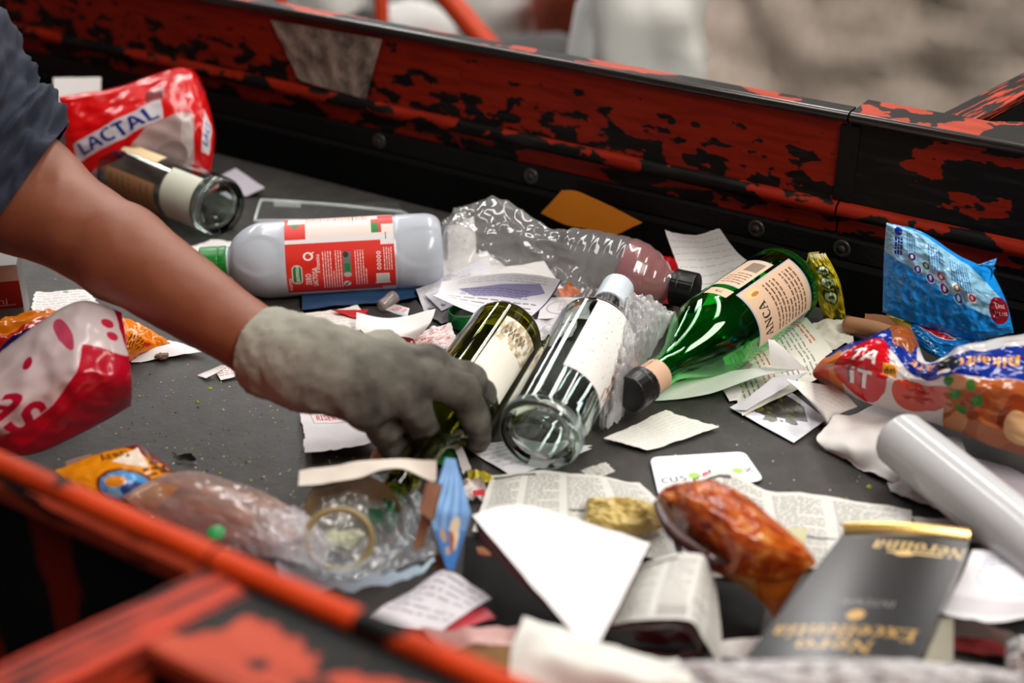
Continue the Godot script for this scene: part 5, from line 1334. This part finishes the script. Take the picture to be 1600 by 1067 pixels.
func front_rubbish() -> void:
	# newspaper spread
	paper("newspaper", "flat newspaper page of small print spread left of the loyalty card", "newspaper", [v(768, 742, 0.006), v(880, 738, 0.010), v(1000, 752, 0.008), v(752, 790, 0.008), v(880, 790, 0.014), v(1040, 800, 0.010), v(738, 830, 0.006), v(880, 850, 0.012), v(1060, 880, 0.006)], news(101), {"cols": 3, "seed": 101, "wr": 0.002})
	paper("newspaper", "newspaper page fanning out between the loyalty card and the black box", "newspaper", [v(1052, 790, 0.010), v(1118, 734, 0.014), v(1196, 766, 0.006), v(1300, 775, 0.004), v(1424, 798, 0.004), v(1060, 840, 0.008), v(1120, 820, 0.012), v(1210, 830, 0.006), v(1310, 835, 0.006), v(1425, 828, 0.005), v(1080, 900, 0.003), v(1150, 900, 0.004), v(1230, 890, 0.004), v(1310, 880, 0.003), v(1420, 850, 0.003)], news(104), {"cols": 5, "seed": 102, "wr": 0.002})
	paper("newspaper", "torn newspaper corner above the flat newspaper page", "newspaper", [v(905, 735, 0.006), v(945, 724, 0.010), v(960, 738, 0.006), v(925, 748, 0.003)], news(107), {"seed": 103, "jag": 0.08, "n": 10})
	paper("card", "pale olive card showing between the bread bag and the newspaper", "card", [v(1222, 826, 0.010), v(1262, 824, 0.010), v(1258, 850, 0.008), v(1235, 852, 0.008)], mat(c8(196, 190, 150), 0.6), {"seed": 104, "n": 8})
	bag("wrapper", "crinkled yellow and clear wrapper lying on the flat newspaper", "wrapper", [v(916, 780, 0.020), v(980, 782, 0.026), v(1035, 790, 0.024), v(912, 824, 0.014), v(975, 838, 0.014), v(1036, 826, 0.014)], mat(c8(214, 190, 116), 0.15), {"cols": 3, "t": 0.010, "wr": 0.006, "wf": 30.0, "seed": 105, "n": 40})
	# big white envelope tilted towards the camera
	paper("envelope", "large blank white envelope tilted up, its corner pointing at the camera", "envelope", [v(738, 806, 0.050), v(820, 790, 0.050), v(1016, 848, 0.058), v(822, 904, 0.058), v(880, 892, 0.060), v(978, 924, 0.064), v(908, 1002, 0.070), v(922, 1005, 0.070), v(938, 1000, 0.070)], mat(c8(238, 236, 236), 0.75), {"cols": 3, "seed": 106, "wr": 0.0008, "t": 0.003})
	var card_back := thing("cardboard_sheet", at(860, 930, 0), "mauve cardboard edge standing under the left side of the large white envelope", "cardboard")
	put("panel", sheet_shape([v(742, 818, 0.044), v(890, 988, 0.064), v(905, 1000, 0.040), v(752, 850, 0.024)], {"t": 0.002, "seed": 107}), mat(c8(120, 96, 96), 0.75), card_back)
	paper("shade_sheet", "added black sheet standing for the shade on the belt beneath the large white envelope", "plastic", [v(728, 838, 0.002), v(1010, 880, 0.002), v(1200, 930, 0.002), v(718, 985, 0.002), v(960, 1010, 0.002), v(1180, 1020, 0.002)], mat(c8(13, 12, 12), 0.6, {"spec": 0.3}), {"cols": 3, "seed": 114, "wr": 0.001})  # dark sheet added to stand for the shade under the envelope and bread bag
	# folded newspaper standing like a tent
	var nw := news(110)
	paper("newspaper", "folded newspaper standing as a bent arch right of the large white envelope", "newspaper", [v(960, 900, 0.030), v(1040, 868, 0.056), v(1096, 868, 0.058), v(1110, 890, 0.040), v(1120, 920, 0.012), v(945, 940, 0.034), v(1020, 930, 0.060), v(1080, 930, 0.062), v(1105, 960, 0.048), v(1128, 1000, 0.020), v(928, 978, 0.036), v(1010, 968, 0.058), v(1075, 968, 0.060), v(1100, 1000, 0.040), v(1125, 1040, 0.012)], nw, {"cols": 5, "seed": 108, "wr": 0.001, "t": 0.0015})
	paper("newspaper", "inner leaf of the folded newspaper arch, shaded beneath it", "newspaper", [v(950, 948, 0.024), v(1020, 940, 0.046), v(1075, 945, 0.046), v(1098, 985, 0.026), v(932, 985, 0.024), v(1010, 982, 0.044), v(1070, 984, 0.044), v(1094, 1020, 0.020)], nw, {"cols": 4, "seed": 109, "wr": 0.001})
	paper("cloth_scrap", "dark maroon cloth inside the newspaper arch", "cloth", [v(950, 990, 0.004), v(1080, 985, 0.004), v(1100, 1040, 0.004), v(960, 1030, 0.004)], mat(c8(74, 10, 18), 0.85), {"seed": 110, "wr": 0.006})
	# bread bag
	var loaf := thing("bread_bag", at(1150, 880, 0), "clear bag of orange-brown baked rolls in front of the newspaper", "bag")
	var bp := Print.new(384, 256, c8(206, 110, 40))
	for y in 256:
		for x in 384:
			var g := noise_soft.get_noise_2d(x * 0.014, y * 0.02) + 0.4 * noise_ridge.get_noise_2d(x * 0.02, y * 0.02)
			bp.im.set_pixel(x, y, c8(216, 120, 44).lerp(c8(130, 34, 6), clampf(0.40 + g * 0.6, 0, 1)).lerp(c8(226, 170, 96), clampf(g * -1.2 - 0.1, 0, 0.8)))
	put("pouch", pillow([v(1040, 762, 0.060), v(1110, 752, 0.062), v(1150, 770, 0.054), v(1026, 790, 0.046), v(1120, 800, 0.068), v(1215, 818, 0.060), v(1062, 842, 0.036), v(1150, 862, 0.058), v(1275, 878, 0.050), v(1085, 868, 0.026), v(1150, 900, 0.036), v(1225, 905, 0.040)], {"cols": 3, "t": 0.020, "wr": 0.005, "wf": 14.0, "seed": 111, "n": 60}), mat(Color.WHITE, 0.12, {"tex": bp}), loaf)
	put("gusset", sheet_shape([v(1090, 870, 0.028), v(1170, 900, 0.034), v(1250, 896, 0.040), v(1098, 880, 0.016), v(1180, 930, 0.016), v(1212, 965, 0.010)], {"cols": 3, "seed": 112, "wr": 0.003}), mat(c8(206, 160, 96), 0.35), loaf)
	put("orange_label", sheet_shape([v(1180, 905, 0.036), v(1255, 895, 0.0415), v(1215, 960, 0.013), v(1185, 935, 0.018)], {"seed": 113, "wr": 0.001}), mat(c8(150, 76, 14), 0.3), loaf)  # darker orange panel at the lower right of the bag
	put("sealed_edge", tube([at(1026, 786, 0.060), at(1050, 830, 0.060), at(1100, 866, 0.056), at(1140, 880, 0.050)], [0.003, 0.005, 0.004, 0.002], 12, 6), mat(c8(70, 46, 44), 0.15), loaf)
	# black and gold box
	var bc := Print.new(384, 512, c8(30, 30, 32))
	bc.text(250, 66, "Nerolina", font_serif, 62, c8(216, 186, 126), PI + 0.05, 1.0); bc.line(Vector2(170, 88), Vector2(330, 92), 8, c8(216, 186, 126)); bc.oval(220, 92, 30, 12, c8(216, 186, 126))
	bc.text(200, 300, "INTENSE", font_plain, 30, c8(130, 130, 132), PI + 0.0, 1.2)
	bc.oval(190, 350, 22, 20, c8(190, 150, 80)); bc.text(185, 410, "Excellentia", font_serif, 60, c8(190, 150, 80), PI, 1.0); bc.text(180, 462, "Nero", font_serif, 56, c8(190, 150, 80), PI, 1.3)
	var box := thing("chocolate_box", at(1345, 940, 0), "flat black carton with gold lettering and gold end in the right foreground", "carton")
	var a0 := at(1318, 832, 0.050)
	var a1 := at(1516, 842, 0.050)
	var a2 := at(1432, 1040, 0.064)
	var a3 := at(1162, 1030, 0.060)
	var face := func(u: float, w: float) -> Vector3: return a0.lerp(a1, u).lerp(a3.lerp(a2, u), w) + UP * (0.003 * sin(PI * u))
	put("front", solid(16, 20, face, 0.0008), mat(Color.WHITE, 0.22, {"tex": bc}), box)
	var dn := Vector3(0, -0.018, 0)
	var blk := mat(c8(24, 24, 26), 0.25)
	put("side", solid(3, 16, func(u, w): return a1.lerp(a2, w) + dn * u, 0.0008), blk, box)
	put("side", solid(3, 16, func(u, w): return a3.lerp(a0, w) + dn * u, 0.0008), blk, box)
	put("end", solid(12, 3, func(u, w): return a3.lerp(a2, u) + dn * w, 0.0008), blk, box)
	put("back", solid(8, 8, func(u, w): return face.call(1.0 - u, w) + dn, 0.0008), blk, box)
	put("gold_end", solid(16, 4, func(u, w): return a0.lerp(a1, u) + Vector3(0, -0.0, -0.010) * (1 - w) + UP * (0.005 * sin(PI * w) + 0.003 * sin(PI * u)), 0.0012), mat(c8(226, 184, 110), 0.25, {"metal": 0.8}), box)
	# small things round the box
	paper("plastic_tub", "grey-green plastic flap at the lower right corner of the black box", "plastic", [v(1455, 968, 0.030), v(1490, 965, 0.034), v(1490, 1030, 0.010), v(1442, 1040, 0.008)], mat(c8(176, 176, 160), 0.4), {"seed": 120, "t": 0.002})
	paper("foil_tray", "bent grey foil strip beneath the white rounded lid", "foil", [v(1478, 968, 0.026), v(1540, 975, 0.030), v(1610, 1000, 0.026), v(1484, 988, 0.018), v(1550, 1000, 0.020), v(1610, 1030, 0.016)], mat(c8(150, 146, 142), 0.3, {"metal": 0.7}), {"cols": 3, "seed": 121, "wr": 0.003})
	paper("cloth_scrap", "dark red cloth under the grey foil strip", "cloth", [v(1488, 985, 0.008), v(1570, 995, 0.010), v(1580, 1030, 0.006), v(1490, 1020, 0.004)], mat(c8(110, 8, 14), 0.8), {"seed": 122, "wr": 0.004})
	bag("tissue", "crumpled white tissue at the lower right corner", "tissue", [v(1572, 1005, 0.030), v(1640, 985, 0.04), v(1660, 1080, 0.02), v(1570, 1062, 0.012)], mat(c8(232, 230, 230), 0.85), {"t": 0.02, "wr": 0.01, "wf": 40.0, "seed": 123, "n": 36})
	paper("paper_scrap", "small white paper left of the lower corner of the black box", "paper", [v(1128, 1002, 0.006), v(1190, 995, 0.008), v(1180, 1030, 0.004), v(1120, 1025, 0.003)], M.white, {"seed": 124, "n": 10})
	# front row, close to the lens
	paper("paper_sheet", "white paper curling over the near rail at the bottom of the view", "paper", [v(818, 966, 0.085), v(900, 990, 0.085), v(1000, 1020, 0.09), v(1060, 1030, 0.09), v(800, 1010, 0.085), v(890, 1030, 0.10), v(1000, 1055, 0.11), v(1080, 1062, 0.10), v(796, 1070, 0.08), v(890, 1110, 0.08), v(1000, 1130, 0.08), v(1090, 1130, 0.08)], mat(c8(222, 222, 216), 0.8), {"cols": 4, "seed": 130, "t": 0.002, "wr": 0.003})
	bag("film_scrap", "blurred crinkled clear film along the bottom edge right of the curling paper", "film", [v(1030, 1035, 0.10), v(1200, 1030, 0.10), v(1400, 1030, 0.10), v(1600, 1050, 0.10), v(1040, 1120, 0.08), v(1200, 1130, 0.08), v(1400, 1130, 0.08), v(1620, 1130, 0.08)], mat(Color(0.92, 0.91, 0.92, 0.55), 0.12, {"alpha": true}), {"cols": 4, "t": 0.02, "wr": 0.012, "wf": 40.0, "seed": 131, "n": 60})
	paper("tissue", "pink-tinted tissue beside the near rail below the striped paper", "tissue", [v(655, 985, 0.03), v(730, 980, 0.035), v(808, 975, 0.03), v(690, 1012, 0.02), v(740, 1010, 0.024), v(800, 1008, 0.02)], mat(c8(226, 190, 188), 0.85), {"cols": 3, "seed": 132, "wr": 0.004})
	paper("cardboard_scrap", "dark tan cardboard in shadow left of the curling front paper", "cardboard", [v(715, 1008, 0.02), v(800, 1008, 0.024), v(802, 1045, 0.02), v(740, 1040, 0.016)], mat(c8(130, 96, 56), 0.8), {"seed": 133})
	var st := printed(192, 160, c8(214, 212, 220), c8(160, 158, 172), 134, 18.0)
	paper("paper_sheet", "pale paper with grey text lines by the near rail below the blue striped carton", "paper", [v(672, 902, 0.012), v(705, 892, 0.014), v(768, 935, 0.012), v(576, 962, 0.010), v(640, 980, 0.014), v(700, 985, 0.010)].slice(0, 3) + [v(576, 962, 0.010), v(620, 975, 0.012), v(690, 985, 0.010)], mat(Color.WHITE, 0.75, {"tex": st}), {"cols": 3, "seed": 134})
	paper("card", "red and pink card under the pale paper with text lines", "card", [v(690, 965, 0.006), v(755, 948, 0.008), v(775, 966, 0.008), v(690, 988, 0.004)], mat(c8(214, 80, 92), 0.5), {"seed": 135, "n": 8})
	# bin-bag film with a cup of peelings
	bag("film_bag", "cloudy clear bag of food scraps in front of the gloved hand", "bag", [v(480, 790, 0.030), v(570, 745, 0.034), v(650, 755, 0.034), v(440, 850, 0.026), v(560, 830, 0.020), v(680, 830, 0.030), v(430, 900, 0.030), v(560, 905, 0.030), v(680, 868, 0.026)], mat(Color(0.72, 0.76, 0.80, 0.16), 0.12, {"alpha": true}), {"cols": 3, "t": 0.006, "wr": 0.009, "wf": 16.0, "seed": 136, "n": 64})
	var cu := at(545, 835, 0.012)
	var cup := thing("plastic_cup", cu, "brownish translucent round cup lying inside the cloudy bag", "cup")
	var ca := Vector3(0.2, 0.85, 0.35).normalized()
	put("bowl", lathe(cu, cu + ca, [Vector2(0, 0.0001), Vector2(0, 0.026), Vector2(0.012, 0.032), Vector2(0.028, 0.036), Vector2(0.030, 0.0375), Vector2(0.031, 0.036), Vector2(0.012, 0.030), Vector2(0.002, 0.025), Vector2(0.002, 0.0001)], 48), mat(Color(0.48, 0.38, 0.22, 0.75), 0.2, {"alpha": true}), cup)
	var ringc := at(530, 842, 0.045)
	var rp := []
	for k in 17: rp.append(ringc + Vector3(cos(k * TAU / 16) * 0.024, sin(k * TAU / 16) * 0.019, sin(k * TAU / 16) * -0.010))
	tag(put("plastic_ring", tube(rp, [0.0025, 0.0025], 12, 4, false), mat(c8(142, 130, 86), 0.35)), "pale olive plastic ring lying in the brownish cup", "ring")
	tag(put("peel_scrap", flesh([[at(520, 845, 0.03), at(545, 845, 0.03), 0.008, 0.006], [at(545, 845, 0.03), at(560, 835, 0.034), 0.006, 0.004]], 0.002, 0.004, 0.003, 200.0), mat(c8(180, 186, 160), 0.5)), "pale green peel inside the plastic ring", "peel")
	paper("leaf", "dark green leaf scrap at the back of the cloudy bag", "leaf", [v(596, 765, 0.030), v(640, 755, 0.034), v(630, 790, 0.034), v(610, 830, 0.03)], mat(c8(10, 74, 40), 0.4), {"seed": 137, "wr": 0.006, "wf": 50.0})
	paper("leaf", "small green leaf scrap lying in the middle of the brownish cup", "leaf", [v(574, 800, 0.040), v(596, 796, 0.044), v(602, 812, 0.042), v(580, 818, 0.038)], mat(c8(24, 70, 44), 0.5), {"seed": 138, "wr": 0.004, "n": 10})
	paper("paper_strip", "blurred cream cardboard band arching in front of the glove fingertips", "cardboard", [v(468, 736, 0.060), v(530, 726, 0.066), v(610, 716, 0.072), v(682, 720, 0.068), v(466, 758, 0.060), v(535, 752, 0.064), v(620, 730, 0.071), v(682, 758, 0.052)], mat(c8(222, 214, 202), 0.75, {"back": Color(0.1, 0.1, 0.1)}), {"cols": 4, "seed": 139, "wr": 0.001, "t": 0.0012, "n": 30})
	# blue striped carton flap
	var bs := Print.new(192, 384, c8(112, 160, 214))
	for k in 9: bs.line(Vector2(30 + k * 20, 0), Vector2(-60 + k * 24, 240), 7, c8(74, 116, 190) if k % 2 == 0 else c8(150, 190, 228))
	bs.box(0, 250, 192, 134, c8(60, 130, 206)); bs.oval(120, 250, 26, 50, c8(226, 210, 180), 0.3); bs.oval(110, 290, 18, 40, c8(170, 96, 50), -0.3); bs.oval(140, 285, 14, 34, c8(236, 220, 190), 0.2); bs.oval(50, 270, 20, 24, c8(190, 160, 110)); bs.oval(70, 320, 20, 16, c8(206, 170, 110))
	var bl := thing("carton_flap", at(700, 880, 0), "upright blue striped carton flap in the foreground right of the cloudy bag", "carton")
	put("panel", sheet_shape([v(696, 714, 0.070), v(712, 716, 0.070), v(670, 802, 0.050), v(736, 800, 0.052), v(698, 888, 0.018), v(710, 889, 0.018)], {"cols": 2, "lin": true, "t": 0.0016, "seed": 140, "n": 26}), mat(Color.WHITE, 0.5, {"tex": bs}), bl)
	put("brown_flap", sheet_shape([v(668, 752, 0.085), v(690, 760, 0.085), v(676, 812, 0.06), v(655, 800, 0.06), ], {"seed": 141, "t": 0.0016}), mat(c8(206, 170, 136), 0.75), bl)
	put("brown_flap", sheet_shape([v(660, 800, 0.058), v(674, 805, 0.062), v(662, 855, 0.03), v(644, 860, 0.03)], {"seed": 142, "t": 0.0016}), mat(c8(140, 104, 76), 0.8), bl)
	paper("cardboard_scrap", "torn brown cardboard under the lower tip of the blue striped flap", "cardboard", [v(665, 870, 0.012), v(690, 866, 0.016), v(708, 890, 0.010), v(690, 905, 0.006)], mat(c8(96, 66, 42), 0.8), {"seed": 143, "jag": 0.08, "n": 10})
	paper("wrapper", "tiny orange wrapper scrap on the dark belt left of the large white envelope", "wrapper", [v(744, 854, 0.004), v(764, 852, 0.006), v(768, 866, 0.004), v(748, 868, 0.002)], mat(c8(190, 104, 24), 0.4), {"seed": 144, "n": 8, "wr": 0.002})
	# clear pack with brown filling and orange wrapper by the near rail
	var ow := Print.new(320, 256, c8(224, 140, 14))
	ow.oval(150, 160, 86, 74, c8(110, 50, 20)); ow.oval(150, 160, 76, 64, c8(70, 140, 200)); ow.oval(140, 130, 34, 24, c8(206, 130, 30)); ow.oval(170, 180, 40, 30, c8(36, 66, 130)); ow.oval(110, 170, 20, 26, c8(130, 190, 226))
	ow.words(230, 90, 80, 5, 22, c8(90, 50, 16), rng, 0.5); ow.poly([Vector2(250, 0), Vector2(320, 0), Vector2(320, 150), Vector2(300, 120)], c8(130, 16, 24)); ow.poly([Vector2(180, 60), Vector2(290, 30), Vector2(250, 110)], c8(236, 220, 200)); ow.text(200, 40, "AFRO", font_bold, 34, c8(60, 40, 20), 0.1)
	bag("wrapper", "orange wrapper with a blue round picture beside the near rail at lower left", "wrapper", [v(86, 735, 0.034), v(150, 710, 0.040), v(215, 694, 0.040), v(130, 772, 0.034), v(190, 755, 0.044), v(268, 734, 0.034), v(170, 800, 0.020), v(220, 790, 0.024), v(280, 775, 0.020)], mat(Color.WHITE, 0.22, {"tex": ow}), {"cols": 3, "t": 0.004, "wr": 0.002, "wf": 30.0, "seed": 145, "n": 40})
	paper("foil_scrap", "curled silver-white foil edge right of the orange round-picture wrapper", "foil", [v(212, 694, 0.042), v(226, 700, 0.044), v(246, 728, 0.044), v(276, 735, 0.036), v(206, 700, 0.036), v(222, 712, 0.038), v(240, 740, 0.034), v(268, 742, 0.028)], mat(c8(190, 180, 182), 0.2), {"cols": 4, "seed": 146, "wr": 0.002})
	paper("paper_scrap", "small pinkish-brown scrap behind the orange round-picture wrapper", "paper", [v(100, 720, 0.010), v(140, 708, 0.012), v(150, 718, 0.010), v(108, 730, 0.006)], mat(c8(150, 126, 116), 0.8), {"seed": 147, "jag": 0.06, "n": 10})
	var pk := thing("food_pack", at(340, 810, 0), "clear plastic pack with brown sliced filling and a green dot by the near rail", "pack")
	var bpk := Print.new(384, 256, c8(150, 112, 98))
	for y in 256:
		for x in 384:
			bpk.im.set_pixel(x, y, c8(156, 116, 100).darkened(clampf(0.1 + noise_soft.get_noise_2d(x * 0.012, y * 0.012) * 0.3, 0, 0.6)))
	bpk.poly([Vector2(0, 20), Vector2(130, 10), Vector2(150, 70), Vector2(0, 110)], c8(170, 110, 40))
	bpk.box(20, 30, 110, 8, c8(206, 180, 150))
	var quad := [v(190, 776, 0.036), v(250, 745, 0.044), v(300, 735, 0.044), v(250, 812, 0.030), v(350, 790, 0.050), v(420, 775, 0.044), v(330, 850, 0.030), v(430, 850, 0.044), v(505, 830, 0.034)]
	put("filling", pillow(quad, {"cols": 3, "t": 0.008, "wr": 0.002, "seed": 148, "n": 30}), mat(Color.WHITE, 0.3, {"tex": bpk}), pk)
	var over := []
	for q in quad: over.append(q + Vector3(0, 0, 0.006))
	put("film", pillow(over, {"cols": 3, "t": 0.010, "wr": 0.003, "wf": 16.0, "seed": 149, "n": 64}), pane(c8(235, 232, 236), 0.08, 0.08), pk)
	put("green_dot", lathe(at(338, 832, 0.062), at(338, 832, 0.062) + Vector3(0, 1, 0.3).normalized(), [Vector2(0, 0.0065), Vector2(0.001, 0.0062), Vector2(0.0012, 0.0001)], 24), mat(c8(10, 130, 56), 0.4), pk)
	bag("film_scrap", "bunched silvery clear film at the end of the brown food pack", "film", [v(400, 800, 0.044), v(470, 800, 0.050), v(520, 850, 0.036), v(350, 860, 0.030), v(430, 870, 0.044), v(500, 890, 0.030)], mat(Color(0.90, 0.90, 0.93, 0.26), 0.08, {"alpha": true}), {"cols": 3, "t": 0.012, "wr": 0.009, "wf": 26.0, "seed": 150, "n": 64})
	paper("plastic_sleeve", "pale blue film edge curling along the near rail below the cloudy bag", "plastic", [v(430, 880, 0.044), v(520, 905, 0.040), v(620, 895, 0.034), v(676, 872, 0.030), v(440, 912, 0.030), v(530, 922, 0.030), v(625, 908, 0.028), v(680, 880, 0.026)], mat(c8(170, 196, 214), 0.2), {"cols": 4, "seed": 151, "wr": 0.004, "wf": 40.0})
	tag(put("wire_tie", tube([at(470, 795, 0.03), at(488, 782, 0.034), at(505, 775, 0.03)], [0.0016, 0.0012], 8, 6), mat(c8(206, 206, 208), 0.3)), "thin white plastic tie sticking out between the food pack and the cloudy bag", "tie")
	paper("plastic_chip", "black and yellow scrap of film alone on the bare belt", "plastic", [v(268, 708, 0.004), v(298, 706, 0.008), v(306, 716, 0.004), v(278, 722, 0.002)], mat(c8(30, 30, 20), 0.3), {"seed": 152, "wr": 0.004, "n": 10, "jag": 0.08})
	lump_near()

func lump_near() -> void:
	var c := deep(400, 1085, 0.70)
	tag(put("tissue", flesh([[c + Vector3(-0.012, 0, 0), c + Vector3(0.014, 0.002, 0), 0.012, 0.014], [c + Vector3(0.0, 0, 0), c + Vector3(0.004, -0.03, 0.0), 0.014, 0.018]], 0.004, 0.01, 0.006, 60.0), mat(c8(206, 202, 198), 0.85)), "out-of-focus white crumpled tissue on the near rail at the bottom edge", "tissue")

func crumbs() -> void:
	# dust and chips of glass and plastic scattered on the bare belt
	rng.seed = 200
	var o := raw()
	for k in 420:
		var p := at(rng.randf_range(60, 1400), rng.randf_range(400, 800), 0.0)
		if k % 3 > 0: p = at(rng.randf_range(200, 560), rng.randf_range(580, 780), 0.0)
		elif k % 9 == 0: p = at(rng.randf_range(980, 1400), rng.randf_range(640, 800), 0.0)
		var s := rng.randf_range(0.0004, 0.0013) * (2.2 if rng.randf() < 0.05 else 1.0)
		var c: Color = [c8(206, 200, 190), c8(170, 160, 140), c8(190, 200, 40), c8(30, 28, 28), c8(222, 218, 214), c8(150, 130, 90)][rng.randi() % 6]
		var tri := []
		var n := 5
		for j in n: tri.append(p + Vector3(cos(j * TAU / n + k), 0, sin(j * TAU / n + k)) * s * rng.randf_range(0.6, 1.3) + UP * 0.0002)
		var topp := p + UP * s * 0.9
		for j in n:
			var b: int = o.v.size()
			var a0: Vector3 = tri[j]
			var a1: Vector3 = tri[(j + 1) % n]
			var m := (a1 - a0).cross(topp - a0).normalized()
			if m.y < 0: m = -m
			o.v.append_array([a0, a1, topp]); o.n.append_array([m, m, m]); o.c.append_array([c.srgb_to_linear(), c.srgb_to_linear(), c.srgb_to_linear()]); o.t.append_array([Vector2.ZERO, Vector2.ZERO, Vector2.ZERO])
			o.i.append_array([b, b + 1, b + 2] if (a1 - a0).cross(topp - a0).y < 0 else [b, b + 2, b + 1])
	tag(put("crumbs", o, mat(Color.WHITE, 0.6, {"vc": true})), "tiny chips of glass, plastic and dust scattered over the bare belt", "crumbs", "", "stuff")
